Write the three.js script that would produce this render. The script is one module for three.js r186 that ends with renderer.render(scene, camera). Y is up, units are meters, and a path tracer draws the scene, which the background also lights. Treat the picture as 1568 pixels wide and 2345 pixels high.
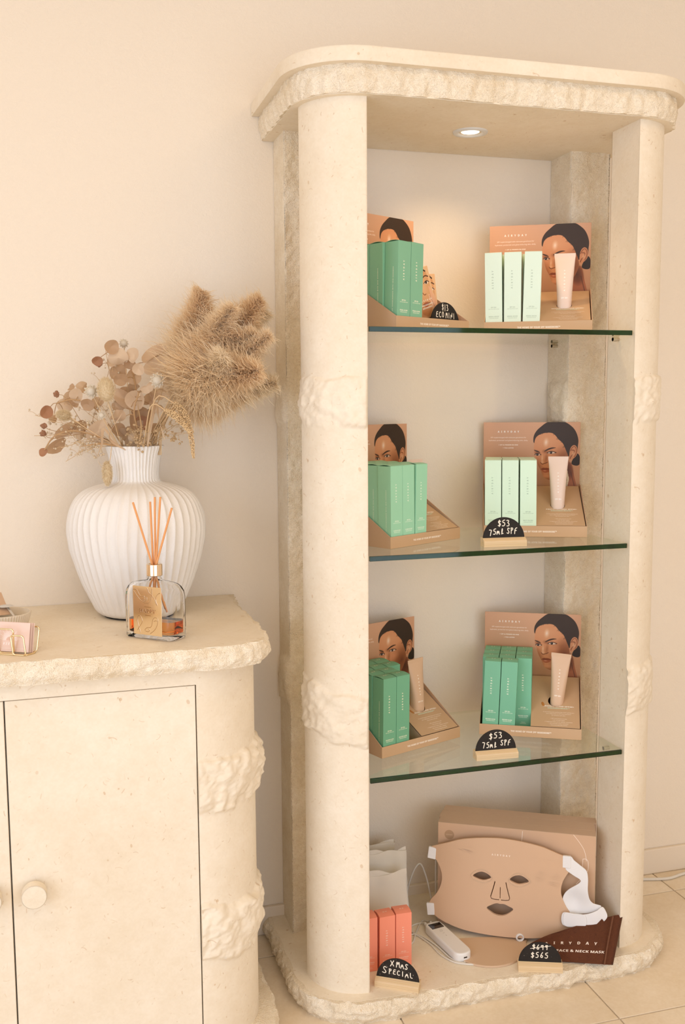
import * as THREE from 'three';
import { RoundedBoxGeometry } from 'three/addons/geometries/RoundedBoxGeometry.js';
import { mergeGeometries } from 'three/addons/utils/BufferGeometryUtils.js';
import { RectAreaLightUniformsLib } from 'three/addons/lights/RectAreaLightUniformsLib.js';

// ---------------------------------------------------------------- camera, sky, light, exposure
const scene = new THREE.Scene();
const camera = new THREE.PerspectiveCamera(54.08, 1568 / 2345, 0.05, 60);
camera.position.set(-0.956, 1.3546, 2.402);
camera.up.set(0.036666, 0.993957, -0.103464);
camera.lookAt(-0.956 + 0.279094, 1.3546 - 0.109599, 2.402 - 0.953989);
scene.background = new THREE.Color(0.93, 0.96, 1.0);
const renderer = new THREE.WebGLRenderer({ antialias: true });
renderer.toneMapping = THREE.LinearToneMapping;
renderer.toneMappingExposure = 1.0;
renderer.shadowMap.enabled = true;
RectAreaLightUniformsLib.init();
const ROOM = { x0: -2.9, x1: 2.5, z1: 4.4, h: 2.7 };
function windowLight(name, w, h, intensity, pos, target, color = new THREE.Color().setRGB(0.79, 0.965, 1.28)) {
  const l = new THREE.RectAreaLight(color, intensity, w, h);
  l.name = name; l.position.set(...pos); l.lookAt(...target); scene.add(l);
}
windowLight('daylight_left', 2.75, 2.3, 1.9, [ROOM.x0 - 0.02, 1.28, 2.85], [0, 1.28, 2.85], new THREE.Color().setRGB(0.75, 0.965, 1.34));
windowLight('daylight_front', 2.9, 2.3, 1.45, [0.15, 1.28, ROOM.z1 + 0.02], [0.15, 1.28, 0]);
const WARM = new THREE.Color().setRGB(1, 0.7, 0.4), PANELS = [[-1.5, 1.5], [0.3, 1.5], [-1.5, 3.1], [0.3, 3.1]];
for (const [x, z] of PANELS) windowLight('ceiling_panel_light', 0.56, 0.56, 3.4, [x, ROOM.h - 0.035, z], [x, 0, z + 0.0001], WARM);

// ---------------------------------------------------------------- helpers
function mulberry(a) { return () => { a |= 0; a = a + 0x6D2B79F5 | 0; let t = Math.imul(a ^ a >>> 15, 1 | a); t = t + Math.imul(t ^ t >>> 7, 61 | t) ^ t; return ((t ^ t >>> 14) >>> 0) / 4294967296; }; }
const hash3 = (x, y, z) => { let h = Math.imul(x, 374761393) ^ Math.imul(y, 668265263) ^ Math.imul(z, 1274126177); h = Math.imul(h ^ h >>> 13, 1274126177); return ((h ^ h >>> 16) >>> 0) / 4294967296; };
function noise(x, y, z = 0) {
  const X = Math.floor(x), Y = Math.floor(y), Z = Math.floor(z), f = (t) => t * t * (3 - 2 * t);
  const u = f(x - X), v = f(y - Y), w = f(z - Z), L = (a, b, t) => a + (b - a) * t;
  const c = (i, j, k) => hash3(X + i, Y + j, Z + k);
  return 2 * L(L(L(c(0, 0, 0), c(1, 0, 0), u), L(c(0, 1, 0), c(1, 1, 0), u), v), L(L(c(0, 0, 1), c(1, 0, 1), u), L(c(0, 1, 1), c(1, 1, 1), u), v), w) - 1;
}
function fbm(x, y, z, n = 4) { let s = 0, a = 0.5, t = 0; for (let i = 0; i < n; i++) { s += a * noise(x, y, z); t += a; a *= 0.5; x *= 2.03; y *= 2.03; z *= 2.03; } return s / t; }
const clamp = (v, a, b) => Math.min(b, Math.max(a, v));
const smooth = (a, b, x) => { const t = clamp((x - a) / (b - a), 0, 1); return t * t * (3 - 2 * t); };
const lin = (r, g, b) => new THREE.Color().setRGB(r, g, b);
const taken = new Map();
function numbered(n) { const k = taken.get(n) || 0; taken.set(n, k + 1); return k ? `${n}_${String(k).padStart(3, '0')}` : n; }
function tag(o, label, category, group) { o.userData.label = label; o.userData.category = category; if (group) o.userData.group = group; return o; }
function thing(name, label, category, pos = [0, 0, 0], turn = 0, group) {
  const o = new THREE.Group(); o.name = numbered(name); o.position.set(...pos); o.rotation.y = turn; scene.add(o);
  return tag(o, label, category, group);
}
function part(name, geo, mat, parent, label) { const m = new THREE.Mesh(geo, mat); m.name = name; if (label) m.userData.label = label; parent.add(m); return m; }
function struct(name, geo, mat) { const m = new THREE.Mesh(geo, mat); m.name = name; m.userData.kind = 'structure'; scene.add(m); return m; }
function box(w, h, d, x = 0, y = 0, z = 0) { const g = new THREE.BoxGeometry(w, h, d); g.translate(x, y, z); return boxUV(g); }
function rbox(w, h, d, r, x = 0, y = 0, z = 0, s = 2) { const g = new RoundedBoxGeometry(w, h, d, s, r); g.translate(x, y, z); return boxUV(g); }
function merge(list) { return mergeGeometries(list.map((g) => { const q = g.index ? g.toNonIndexed() : g; for (const k of Object.keys(q.attributes)) if (!['position', 'normal', 'uv'].includes(k)) q.deleteAttribute(k); return q; })); }
function boxUV(geo, sx = 1) {          // uv in metres by the way each vertex faces
  const p = geo.attributes.position, n = geo.attributes.normal, uv = new Float32Array(p.count * 2);
  for (let i = 0; i < p.count; i++) {
    const ax = Math.abs(n.getX(i)), ay = Math.abs(n.getY(i)), az = Math.abs(n.getZ(i));
    const [u, v] = ay >= ax && ay >= az ? [p.getX(i), p.getZ(i)] : ax >= az ? [p.getZ(i), p.getY(i)] : [p.getX(i), p.getY(i)];
    uv[2 * i] = u * sx; uv[2 * i + 1] = v * sx;
  }
  geo.setAttribute('uv', new THREE.BufferAttribute(uv, 2)); return geo;
}
function tube(pts, r, seg = 24, rad = 8, closed = false) { return new THREE.TubeGeometry(new THREE.CatmullRomCurve3(pts.map((p) => p.isVector3 ? p : new THREE.Vector3(...p)), closed, 'catmullrom', 0.5), seg, r, rad, closed); }
// rows of rings -> one smooth skin; ring(i) gives [[x,y,z],...]
function skin(rings, closedRing = true, capStart = false, capEnd = false, uvOf) {
  const m = rings[0].length, pos = [], uv = [], idx = [];
  rings.forEach((ring, i) => ring.forEach((p, j) => { pos.push(...p); uv.push(...(uvOf ? uvOf(i, j, p) : [j / (m - (closedRing ? 0 : 1)), i / (rings.length - 1)])); }));
  const w = closedRing ? m : m - 1;
  for (let i = 0; i < rings.length - 1; i++) for (let j = 0; j < w; j++) { const a = i * m + j, b = i * m + (j + 1) % m, c = a + m, d = b + m; idx.push(a, b, d, a, d, c); }
  for (const [on, i, flip] of [[capStart, 0, true], [capEnd, rings.length - 1, false]]) if (on) {
    const base = pos.length / 3, r = rings[i], c = r.reduce((s, p) => [s[0] + p[0] / m, s[1] + p[1] / m, s[2] + p[2] / m], [0, 0, 0]);
    r.forEach((p, j) => { pos.push(...p); uv.push(...(uvOf ? uvOf(i, j, p) : [0, 0])); }); pos.push(...c); uv.push(...(uvOf ? uvOf(i, 0, c) : [0, 0]));
    for (let j = 0; j < m; j++) { const a = base + j, b = base + (j + 1) % m; flip ? idx.push(b, a, base + m) : idx.push(a, b, base + m); }
  }
  const g = new THREE.BufferGeometry();
  g.setAttribute('position', new THREE.Float32BufferAttribute(pos, 3)); g.setAttribute('uv', new THREE.Float32BufferAttribute(uv, 2)); g.setIndex(idx); g.computeVertexNormals(); return g;
}
// a stone prism: outline points [x, z, nx, nz, mask, s] going round, levels ys, disp(point, y) pushes the side outwards
function stonePrism(out, ys, disp) {
  const n = out.length, pos = [], uv = [], idx = [], top = [], bot = [];
  ys.forEach((y, i) => {
    for (let j = 0; j <= n; j++) {
      const o = out[j % n], d = disp ? disp(o, y) * o[4] : 0, x = o[0] + o[2] * d, z = o[1] + o[3] * d;
      pos.push(x, y, z); uv.push(j === n ? o[6] : o[5], y);
      if (j < n) { if (i === 0) bot.push(new THREE.Vector2(x, z)); if (i === ys.length - 1) top.push(new THREE.Vector2(x, z)); }
    }
  });
  for (let i = 0; i < ys.length - 1; i++) for (let j = 0; j < n; j++) { const a = i * (n + 1) + j, b = a + 1, c = a + n + 1, d = c + 1; idx.push(a, b, d, a, d, c); }
  const g = new THREE.BufferGeometry();
  g.setAttribute('position', new THREE.Float32BufferAttribute(pos, 3)); g.setAttribute('uv', new THREE.Float32BufferAttribute(uv, 2)); g.setIndex(idx); g.computeVertexNormals();
  const caps = [[top, ys[ys.length - 1], 1], [bot, ys[0], -1]].map(([ring, y, s]) => {
    const tri = THREE.ShapeUtils.triangulateShape(ring, []), p = [], nn = [], u = [];
    for (const t of tri) {
      const q = t.map((k) => ring[k]), area = (q[1].x - q[0].x) * (q[2].y - q[0].y) - (q[2].x - q[0].x) * (q[1].y - q[0].y);
      const up = area < 0 ? 1 : -1;                       // x, z seen from above: negative area looks up
      for (const v of (up === s ? q : [q[0], q[2], q[1]])) { p.push(v.x, y, v.y); nn.push(0, s, 0); u.push(v.x, v.y); }
    }
    const c = new THREE.BufferGeometry();
    c.setAttribute('position', new THREE.Float32BufferAttribute(p, 3)); c.setAttribute('normal', new THREE.Float32BufferAttribute(nn, 3)); c.setAttribute('uv', new THREE.Float32BufferAttribute(u, 2)); return c;
  });
  return merge([g, ...caps]);
}
// outline from pieces; each piece is a function t->[x,z,mask] with a length; goes round with the solid on the left of travel seen from above
function outline(pieces) {
  const pts = [];
  for (const { f, n } of pieces) for (let i = 0; i < n; i++) pts.push(f(i / n));
  const N = pts.length; let s = 0; const out = [];
  for (let i = 0; i < N; i++) {
    const a = pts[(i + N - 1) % N], b = pts[i], c = pts[(i + 1) % N];
    let tx = c[0] - a[0], tz = c[1] - a[1]; const l = Math.hypot(tx, tz) || 1; tx /= l; tz /= l;
    const d = Math.hypot(c[0] - b[0], c[1] - b[1]);
    out.push(b.length > 3 ? [b[0], b[1], b[3], b[4], b[2], s, s + d] : [b[0], b[1], -tz, tx, b[2], s, s + d]); s += d;
  }
  return out;
}
const line = (x0, z0, x1, z1, m, n) => { const l = Math.hypot(x1 - x0, z1 - z0); return { n, f: (t) => [x0 + (x1 - x0) * t, z0 + (z1 - z0) * t, m, -(z1 - z0) / l, (x1 - x0) / l] }; };
const arc = (cx, cz, r, a0, a1, m, n) => ({ n, f: (t) => { const a = a0 + (a1 - a0) * t; return [cx + r * Math.cos(a), cz + r * Math.sin(a), m, Math.cos(a), Math.sin(a)]; } });
const range = (a, b, n) => Array.from({ length: n + 1 }, (_, i) => a + (b - a) * i / n);
// slab against the wall with rounded front corners: left back -> left side -> front -> right side -> back
function slabOutline(x0, x1, zf, r, d = 0.004) {
  const k = (l) => Math.max(2, Math.round(l / d));
  return outline([line(x0, 0.001, x0, zf - r, 1, k(zf - r)), arc(x0 + r, zf - r, r, Math.PI, Math.PI / 2, 1, k(r * 1.57)), line(x0 + r, zf, x1 - r, zf, 1, k(x1 - x0 - 2 * r)), arc(x1 - r, zf - r, r, Math.PI / 2, 0, 1, k(r * 1.57)), line(x1, zf - r, x1, 0.001, 1, k(zf - r)), line(x1, 0.001, x0, 0.001, 0, 12)]);
}

// ---------------------------------------------------------------- textures
function canvas(w, h) { const c = document.createElement('canvas'); c.width = w; c.height = h; return [c, c.getContext('2d')]; }
function tex(c, srgb = true, repeat) { const t = new THREE.CanvasTexture(c); if (srgb) t.colorSpace = THREE.SRGBColorSpace; if (repeat) { t.wrapS = t.wrapT = THREE.RepeatWrapping; t.repeat.set(repeat, repeat); } t.anisotropy = 8; return t; }
// tiling noise: sums of wrapped value noise
function wrapNoise(size, cells, seed) { return (x, y) => { const fx = x / size * cells, fy = y / size * cells, X = Math.floor(fx), Y = Math.floor(fy), f = (t) => t * t * (3 - 2 * t), u = f(fx - X), v = f(fy - Y), h = (i, j) => hash3((X + i) % cells, (Y + j) % cells, seed); return (h(0, 0) * (1 - u) + h(1, 0) * u) * (1 - v) + (h(0, 1) * (1 - u) + h(1, 1) * u) * v - 0.5; }; }
function stoneMaps(seed, base, amp, flecks, size = 1024) {
  const [c, x] = canvas(size, size), [b, y] = canvas(size, size), R = mulberry(seed);
  const im = x.createImageData(size, size), ib = y.createImageData(size, size);
  const ns = [[5, 1], [13, 0.8], [37, 0.7], [101, 0.6], [257, 0.7]].map(([k, a], i) => [wrapNoise(size, k, seed + i), a]);
  for (let j = 0, k = 0; j < size; j++) for (let i = 0; i < size; i++, k += 4) {
    let s = 0; for (const [f, a] of ns) s += f(i, j) * a;
    const fine = ns[4][0](i, j) * 0.8 + ns[3][0](i, j) * 0.4, v = s * amp;
    im.data[k] = clamp(base[0] + v * 0.75, 0, 255); im.data[k + 1] = clamp(base[1] + v, 0, 255); im.data[k + 2] = clamp(base[2] + v * 1.35, 0, 255); im.data[k + 3] = 255;
    const g = clamp(170 + fine * 60 + s * 14, 0, 255); ib.data[k] = ib.data[k + 1] = ib.data[k + 2] = g; ib.data[k + 3] = 255;
  }
  x.putImageData(im, 0, 0); y.putImageData(ib, 0, 0);
  const put = (g) => { for (const ox of [0, -size, size]) for (const oy of [0, -size, size]) { for (const q of [x, y]) { q.save(); q.translate(ox, oy); g(q, q === y); q.restore(); } } };
  for (let i = 0; i < flecks; i++) {                      // shell marks and pits of the limestone
    const px = R() * size, py = R() * size, L = 2 + R() * R() * 18, a = R() * 6.28, cu = (R() - 0.5) * 2, w = 0.6 + R() * 1.3, tone = R(), al = 0.1 + 0.38 * R() * R();
    put((q, bump) => { q.strokeStyle = bump ? `rgba(40,40,40,${al * 1.1})` : `rgba(${150 + tone * 45 | 0},${95 + tone * 55 | 0},${45 + tone * 55 | 0},${al})`; q.lineWidth = w; q.beginPath(); q.moveTo(px, py); q.quadraticCurveTo(px + Math.cos(a) * L * 0.5 - Math.sin(a) * L * 0.4 * cu, py + Math.sin(a) * L * 0.5 + Math.cos(a) * L * 0.4 * cu, px + Math.cos(a) * L, py + Math.sin(a) * L); q.stroke(); });
  }
  for (let i = 0; i < flecks / 7; i++) {
    const px = R() * size, py = R() * size, r = 1 + R() * R() * 5, al = 0.12 + R() * 0.22, e = 0.4 + R() * 0.6, a = R() * 3;
    put((q, bump) => { q.fillStyle = bump ? `rgba(60,60,60,${al})` : `rgba(178,128,76,${al})`; q.beginPath(); q.ellipse(px, py, r, r * e, a, 0, 6.3); q.fill(); });
  }
  return { map: c, bump: b };
}
const sm = stoneMaps(11, [241, 225, 199], 6, 880), rm = stoneMaps(23, [242, 225, 197], 12, 900);
const stone = new THREE.MeshStandardMaterial({ name: 'honed limestone', map: tex(sm.map, true, 1.15), bumpMap: tex(sm.bump, false, 1.15), bumpScale: 0.0007, roughness: 0.72 });
const stoneRough = new THREE.MeshStandardMaterial({ name: 'split limestone', map: tex(rm.map, true, 2.1), bumpMap: tex(rm.bump, false, 3.3), bumpScale: 0.005, roughness: 0.9 });
function plasterBump() { const [c, x] = canvas(512, 512), im = x.createImageData(512, 512), a = wrapNoise(512, 64, 3), b = wrapNoise(512, 170, 4), d = wrapNoise(512, 24, 5); for (let j = 0, k = 0; j < 512; j++) for (let i = 0; i < 512; i++, k += 4) { const v = 128 + 70 * a(i, j) + 70 * b(i, j) + 50 * d(i, j); im.data[k] = im.data[k + 1] = im.data[k + 2] = v; im.data[k + 3] = 255; } x.putImageData(im, 0, 0); return c; }
const plaster = new THREE.MeshStandardMaterial({ name: 'painted plaster', color: lin(0.89, 0.765, 0.605), roughness: 0.6, bumpMap: tex(plasterBump(), false, 4), bumpScale: 0.0009 });
const ceilMat = new THREE.MeshStandardMaterial({ color: lin(0.89, 0.77, 0.6), roughness: 0.9 });
const trimMat = new THREE.MeshStandardMaterial({ name: 'painted trim', color: lin(0.86, 0.73, 0.57), roughness: 0.5 });
const fm = stoneMaps(41, [240, 221, 192], 9, 60);
const tileMat = new THREE.MeshStandardMaterial({ name: 'floor tile', map: tex(fm.map, true, 0.9), roughness: 0.42 });
const groutMat = new THREE.MeshStandardMaterial({ color: lin(0.62, 0.52, 0.4), roughness: 0.95 });
const frameMat = new THREE.MeshStandardMaterial({ color: lin(0.75, 0.73, 0.7), roughness: 0.5 });
const paneMat = new THREE.MeshPhysicalMaterial({ color: 0xffffff, transmission: 1, roughness: 0.02, thickness: 0, ior: 1.5 });

// ---------------------------------------------------------------- the room
const { x0: RX0, x1: RX1, z1: RZ1, h: RH } = ROOM;
struct('wall_back', box(RX1 - RX0 + 0.3, RH, 0.15, (RX0 + RX1) / 2, RH / 2, -0.075), plaster);
struct('wall_right', box(0.15, RH, RZ1 + 0.15, RX1 + 0.075, RH / 2, RZ1 / 2 + 0.075), plaster);
struct('ceiling', box(RX1 - RX0 + 0.3, 0.15, RZ1 + 0.3, (RX0 + RX1) / 2, RH + 0.075, RZ1 / 2), ceilMat);
function glazedWall(name, along, at, a0, a1, o0, o1) {      // a wall with one tall shopfront opening from o0 to o1
  const pieces = [], T = 0.15, y0 = 0.12, y1 = 2.44;
  const put = (s0, s1, h0, h1) => { if (s1 - s0 > 0.01) pieces.push(along === 'z' ? box(T, h1 - h0, s1 - s0, at, (h0 + h1) / 2, (s0 + s1) / 2) : box(s1 - s0, h1 - h0, T, (s0 + s1) / 2, (h0 + h1) / 2, at)); };
  put(a0, o0, 0, RH); put(o1, a1, 0, RH); put(o0, o1, 0, y0); put(o0, o1, y1, RH);
  struct(name, merge(pieces), plaster);
  const w = struct(along === 'z' ? 'window_1' : 'window_2', (() => { const b = [], f = 0.05, n = 3; const bar = (s, sw, h, hh) => b.push(along === 'z' ? box(f, hh, sw, at, h, s) : box(sw, hh, f, s, h, at)); for (let i = 0; i <= n; i++) bar(o0 + 0.025 + (o1 - o0 - 0.05) * i / n, 0.05, (y0 + y1) / 2, y1 - y0); bar((o0 + o1) / 2, o1 - o0, y0 + 0.025, 0.05); bar((o0 + o1) / 2, o1 - o0, y1 - 0.025, 0.05); return merge(b); })(), frameMat);
  for (let i = 0; i < 3; i++) { const c = o0 + (o1 - o0) * (i + 0.5) / 3, s = (o1 - o0) / 3 - 0.06; part('pane', along === 'z' ? box(0.006, y1 - y0 - 0.1, s, at - 0.05, (y0 + y1) / 2, c) : box(s, y1 - y0 - 0.1, 0.006, c, (y0 + y1) / 2, at + 0.05), paneMat, w); }
}
glazedWall('wall_left', 'z', RX0 - 0.075, 0, RZ1 + 0.15, 1.45, 4.25);
glazedWall('wall_front', 'x', RZ1 + 0.075, RX0, RX1, -1.32, 1.62);
for (const [i, [x, z]] of PANELS.entries()) {
  const p = thing('ceiling_light', ['warm square ceiling light above the sideboard', 'warm square ceiling light above the stone shelf', 'warm square ceiling light behind the viewer on the left', 'warm square ceiling light behind the viewer on the right'][i], 'ceiling light', [x, RH, z], 0, 'square ceiling lights');
  part('light_frame', box(0.62, 0.03, 0.62, 0, -0.0151, 0), frameMat, p);
  part('light_diffuser', box(0.58, 0.004, 0.58, 0, -0.0322, 0), new THREE.MeshStandardMaterial({ color: 0xffffff, emissive: WARM, emissiveIntensity: 1.2, roughness: 0.6 }), p);
}
const floor = struct('floor', box(RX1 - RX0 + 0.3, 0.1, RZ1 + 0.3, (RX0 + RX1) / 2, -0.0535, RZ1 / 2), groutMat);
{ // large format stone tiles
  const T = 0.4605, D = 0.469, G = 0.0035, geos = [0, 1, 2, 3].map((k) => { const g = rbox(T - G, 0.012, D - G, 0.0012, 0, -0.006, 0, 1), u = g.attributes.uv; for (let i = 0; i < u.count; i++) u.setXY(i, u.getX(i) + k * 0.31, u.getY(i) + k * 0.47); return g; });
  const cut = new Map();
  let n = 0;
  for (let i = -7; i <= 5; i++) for (let j = -1; j <= 9; j++) {
    const xa = 0.205 + i * T, za = 0.1135 + j * D, x0 = Math.max(xa, RX0), x1 = Math.min(xa + T, RX1), z0 = Math.max(za, 0), z1 = Math.min(za + D, RZ1);
    if (x1 - x0 < 0.02 || z1 - z0 < 0.02) continue;
    const whole = x1 - x0 > T - 1e-6 && z1 - z0 > D - 1e-6, key = `${(x1 - x0).toFixed(3)}_${(z1 - z0).toFixed(3)}`;
    if (!whole && !cut.has(key)) cut.set(key, rbox(x1 - x0 - G, 0.012, z1 - z0 - G, 0.0012, 0, -0.006, 0, 1));
    const t = part('tile', whole ? geos[n++ % 4] : cut.get(key), tileMat, floor); t.position.set((x0 + x1) / 2, 0, (z0 + z1) / 2);
  }
}
const skirt = (x0, x1) => { const g = new RoundedBoxGeometry(x1 - x0, 0.073, 0.012, 2, 0.003); g.translate((x0 + x1) / 2, 0.0368, 0.0062); return boxUV(g); };
struct('baseboard_back', skirt(RX0, RX1), trimMat);

// ---------------------------------------------------------------- stone shelf
const PW = 0.3144, PR = 0.114, PZ = 0.287, YB = 0.0468, YT = 1.9668;
const rock = (o, y, f1, f2) => fbm(o[0] * f1, y * f1 * 0.8, o[1] * f1, 4) + 0.62 * fbm(o[0] * f2 + 9, y * f2, o[1] * f2, 3);
const shelf = thing('stone_display_shelf', 'tall cream limestone display shelf with round front posts and rough stone edges', 'shelf');
part('base_slab', stonePrism(slabOutline(-0.478, 0.478, 0.452, 0.165), range(0, YB, 14), (o, y) => {
  const t = y / YB; return -0.004 - 0.016 * smooth(0.72, 1, t) * (0.55 + 0.6 * noise(o[0] * 22, o[1] * 22, 3)) - 0.010 * smooth(0.35, 0, t) + 0.011 * rock(o, y, 26, 90);
}), stoneRough, shelf);
part('base_top', stonePrism(slabOutline(-0.455, 0.455, 0.429, 0.142, 0.006), [YB - 0.001, YB + 0.0004], (o) => 0.004 * noise(o[0] * 40, o[1] * 40, 8)), stone, shelf);
const lintelOut = slabOutline(-0.4485, 0.4485, 0.4215, 0.135);
part('lintel', stonePrism(lintelOut, range(YT, 2.0205, 13), (o, y) => {
  const t = (y - YT) / 0.0537, scal = Math.abs(Math.sin(o[5] * 62 + 2.2 * noise(o[5] * 14, 1))) ;
  return 0.003 + 0.005 * Math.sin(Math.PI * clamp(t, 0, 1)) - 0.005 * scal * smooth(1, 0.4, t) + 0.0065 * rock(o, y, 30, 100);
}), stoneRough, shelf);
part('soffit', stonePrism(slabOutline(-0.4485, 0.4485, 0.4215, 0.135, 0.006), [YT - 0.0012, YT + 0.002], (o) => -0.004 + 0.003 * noise(o[0] * 50, o[1] * 50, 4)), stone, shelf);
part('top_plate', stonePrism(slabOutline(-0.471, 0.471, 0.444, 0.157, 0.008), [2.0205, 2.0212, 2.0225, 2.0475, 2.0488, 2.0495], (o, y) => (y < 2.0225 || y > 2.0475 ? -0.0012 : 0)), stone, shelf);
// quarter-round front posts; bands are left rough
const bandsY = [[1.301, 1.405], [0.628, 0.738]];
function postOutline(s) {           // s = -1 left, +1 right; solid on the left of travel
  const cx = s * PW, k = 46;
  if (s < 0) return outline([arc(cx, PZ, PR, Math.PI, Math.PI / 2, 1, k), line(cx, PZ + PR, cx, PZ, 0, 60), line(cx, PZ, cx - PR, PZ, 0, 10)]);
  return outline([arc(cx, PZ, PR, Math.PI / 2, 0, 1, k), line(cx + PR, PZ, cx, PZ, 0, 10), line(cx, PZ, cx, PZ + PR, 0, 60)]);
}
function bandLevels() { const ys = []; for (let y = YB; y < YT; y += 0.02) ys.push(y); ys.push(YT); for (const [a, b] of bandsY) for (let y = a - 0.026; y < b + 0.026; y += 0.0035) ys.push(y); return [...new Set(ys.map((v) => +v.toFixed(5)))].sort((a, b) => a - b).filter((v, i, A) => !i || v - A[i - 1] > 0.0008); }
const postYs = bandLevels();
function bandPush(o, y, seed, slant) {
  let d = 0;
  for (const [i, [a, b]] of bandsY.entries()) {
    const e = slant * i * (o[5] - 0.09) * 0.22 + 0.007 * noise(o[0] * 26, o[1] * 26, seed + i) + 0.003 * noise(o[0] * 90, o[1] * 90, seed);
    const m = smooth(a + e - 0.002, a + e + 0.004, y) * smooth(b + e + 0.002, b + e - 0.004, y);
    if (m > 0) d += m * (0.0045 + 0.004 * Math.sin(Math.PI * clamp((y - a) / (b - a), 0, 1)) + 0.0075 * rock(o, y, 24, 80));
  }
  return d;
}
for (const s of [-1, 1]) {
  part('front_post', stonePrism(postOutline(s), postYs, (o, y) => bandPush(o, y, 5 + s, s < 0 ? -1 : 0.4) + 0.0004 * noise(o[0] * 40, y * 6, o[1] * 40)), stone, shelf);
  // rear posts: sawn sides, split face towards the room
  const xa = s < 0 ? -0.4187 : 0.3106, xb = xa + 0.108, zp = 0.106;
  const o = outline([line(xa, 0.001, xa, zp, 0.35, 12), line(xa, zp, xb, zp, 1, 30), line(xb, zp, xb, 0.001, 0.35, 12), line(xb, 0.001, xa, 0.001, 0, 6)]);
  for (const q of o) if (Math.abs(q[1] - zp) < 1e-6 && Math.abs(q[0] - xa) > 0.001) { q[2] = 0; q[3] = 1; } else if (q[4] === 0.35) { q[2] = Math.abs(q[0] - xa) < 0.001 ? -1 : 1; q[3] = 0; q[4] = 1; }
  part('rear_post', stonePrism(o, range(YB, YT, 380), (p, y) => p[3] > 0.5 ? 0.0055 * rock(p, y * 0.8, 30, 95) + 0.0022 * Math.sin(p[0] * 120 + 2.5 * noise(y * 9, 3, s)) * (0.5 + 0.5 * noise(y * 7, 1, s + 3)) : p[1] > 0.02 ? bandPush(p, y, 20 + s, 0) : 0), stoneRough, shelf);
}
// recessed lamp in the soffit
const chrome = new THREE.MeshStandardMaterial({ color: lin(0.78, 0.76, 0.72), metalness: 0.85, roughness: 0.3 });
const whiteEnamel = new THREE.MeshStandardMaterial({ color: lin(0.75, 0.72, 0.66), roughness: 0.4 });
{
  const L = new THREE.Group(); L.name = 'downlight'; L.position.set(-0.003, YT - 0.0012, 0.2045); shelf.add(L); L.userData.label = 'round recessed lamp with pale metal ring';
  part('lamp_ring', new THREE.LatheGeometry([[0.0265, 0.001], [0.0275, -0.0035], [0.033, -0.005], [0.039, -0.0035], [0.0405, 0.0005]].map((p) => new THREE.Vector2(...p)), 56), whiteEnamel, L);
  part('lamp_glass', (() => { const g = new THREE.SphereGeometry(0.0268, 40, 8, 0, 6.2832, Math.PI * 0.72, Math.PI * 0.28); g.scale(1, 0.16, 1); g.translate(0, 0.0022, 0); return g; })(), new THREE.MeshStandardMaterial({ color: 0xffffff, emissive: lin(1, 0.9, 0.75), emissiveIntensity: 2.2, roughness: 0.3 }), L);
  const sp = new THREE.SpotLight(0xffdcb0, 0.3, 3, 1.2, 1.0, 2); sp.name = 'downlight_beam'; sp.position.set(-0.003, YT - 0.012, 0.2045); sp.target.position.set(-0.003, 0, 0.2045); sp.castShadow = true; sp.shadow.radius = 1; scene.add(sp, sp.target);
}
const brass = new THREE.MeshStandardMaterial({ name: 'brushed nickel', color: lin(0.62, 0.55, 0.43), metalness: 0.9, roughness: 0.35 });
const GY = [1.5087, 1.0264, 0.5369], GT = 0.0105;
for (const gy of GY) for (const s of [-1, 1]) for (const z of [0.05, 0.335]) {
  const g = merge([new THREE.CylinderGeometry(0.0042, 0.0042, 0.016, 14).rotateZ(Math.PI / 2).translate(-s * 0.008, 0, 0), new THREE.CylinderGeometry(0.0052, 0.0052, 0.009, 14).rotateZ(Math.PI / 2).translate(-s * 0.0115, 0, 0)]);
  const p = part('shelf_peg', g, brass, shelf); p.position.set(s * (z < 0.1 ? 0.3106 : PW) * (s < 0 && z < 0.1 ? 0.3107 / 0.3106 : 1), gy - GT - 0.0055, z);
}
// glass shelves
const glassMat = new THREE.MeshPhysicalMaterial({ name: 'float glass', color: lin(0.955, 0.985, 0.955), transmission: 1, roughness: 0.005, ior: 1.5, thickness: 0 });
const edgeMat = new THREE.MeshPhysicalMaterial({ name: 'polished green glass edge', color: 0xffffff, transmission: 1, roughness: 0.04, ior: 1.5, thickness: 0.005, attenuationColor: lin(0.12, 0.36, 0.16), attenuationDistance: 0.0022 });
const glassWords = ['top', 'middle', 'lowest'];
GY.forEach((gy, i) => {
  const g = thing('glass_shelf', `${glassWords[i]} of the three clear glass shelves with dark green edge`, 'glass shelf', [0.0005, gy - GT, 0], 0, 'glass shelves');
  part('glass_pane', box(0.62, GT, 0.381, 0, GT / 2, 0.201), glassMat, g);
  part('polished_edge', rbox(0.62, GT + 0.0002, 0.005, 0.0008, 0, GT / 2, 0.3943), edgeMat, g, 'dark green polished glass edge');
});

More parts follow.
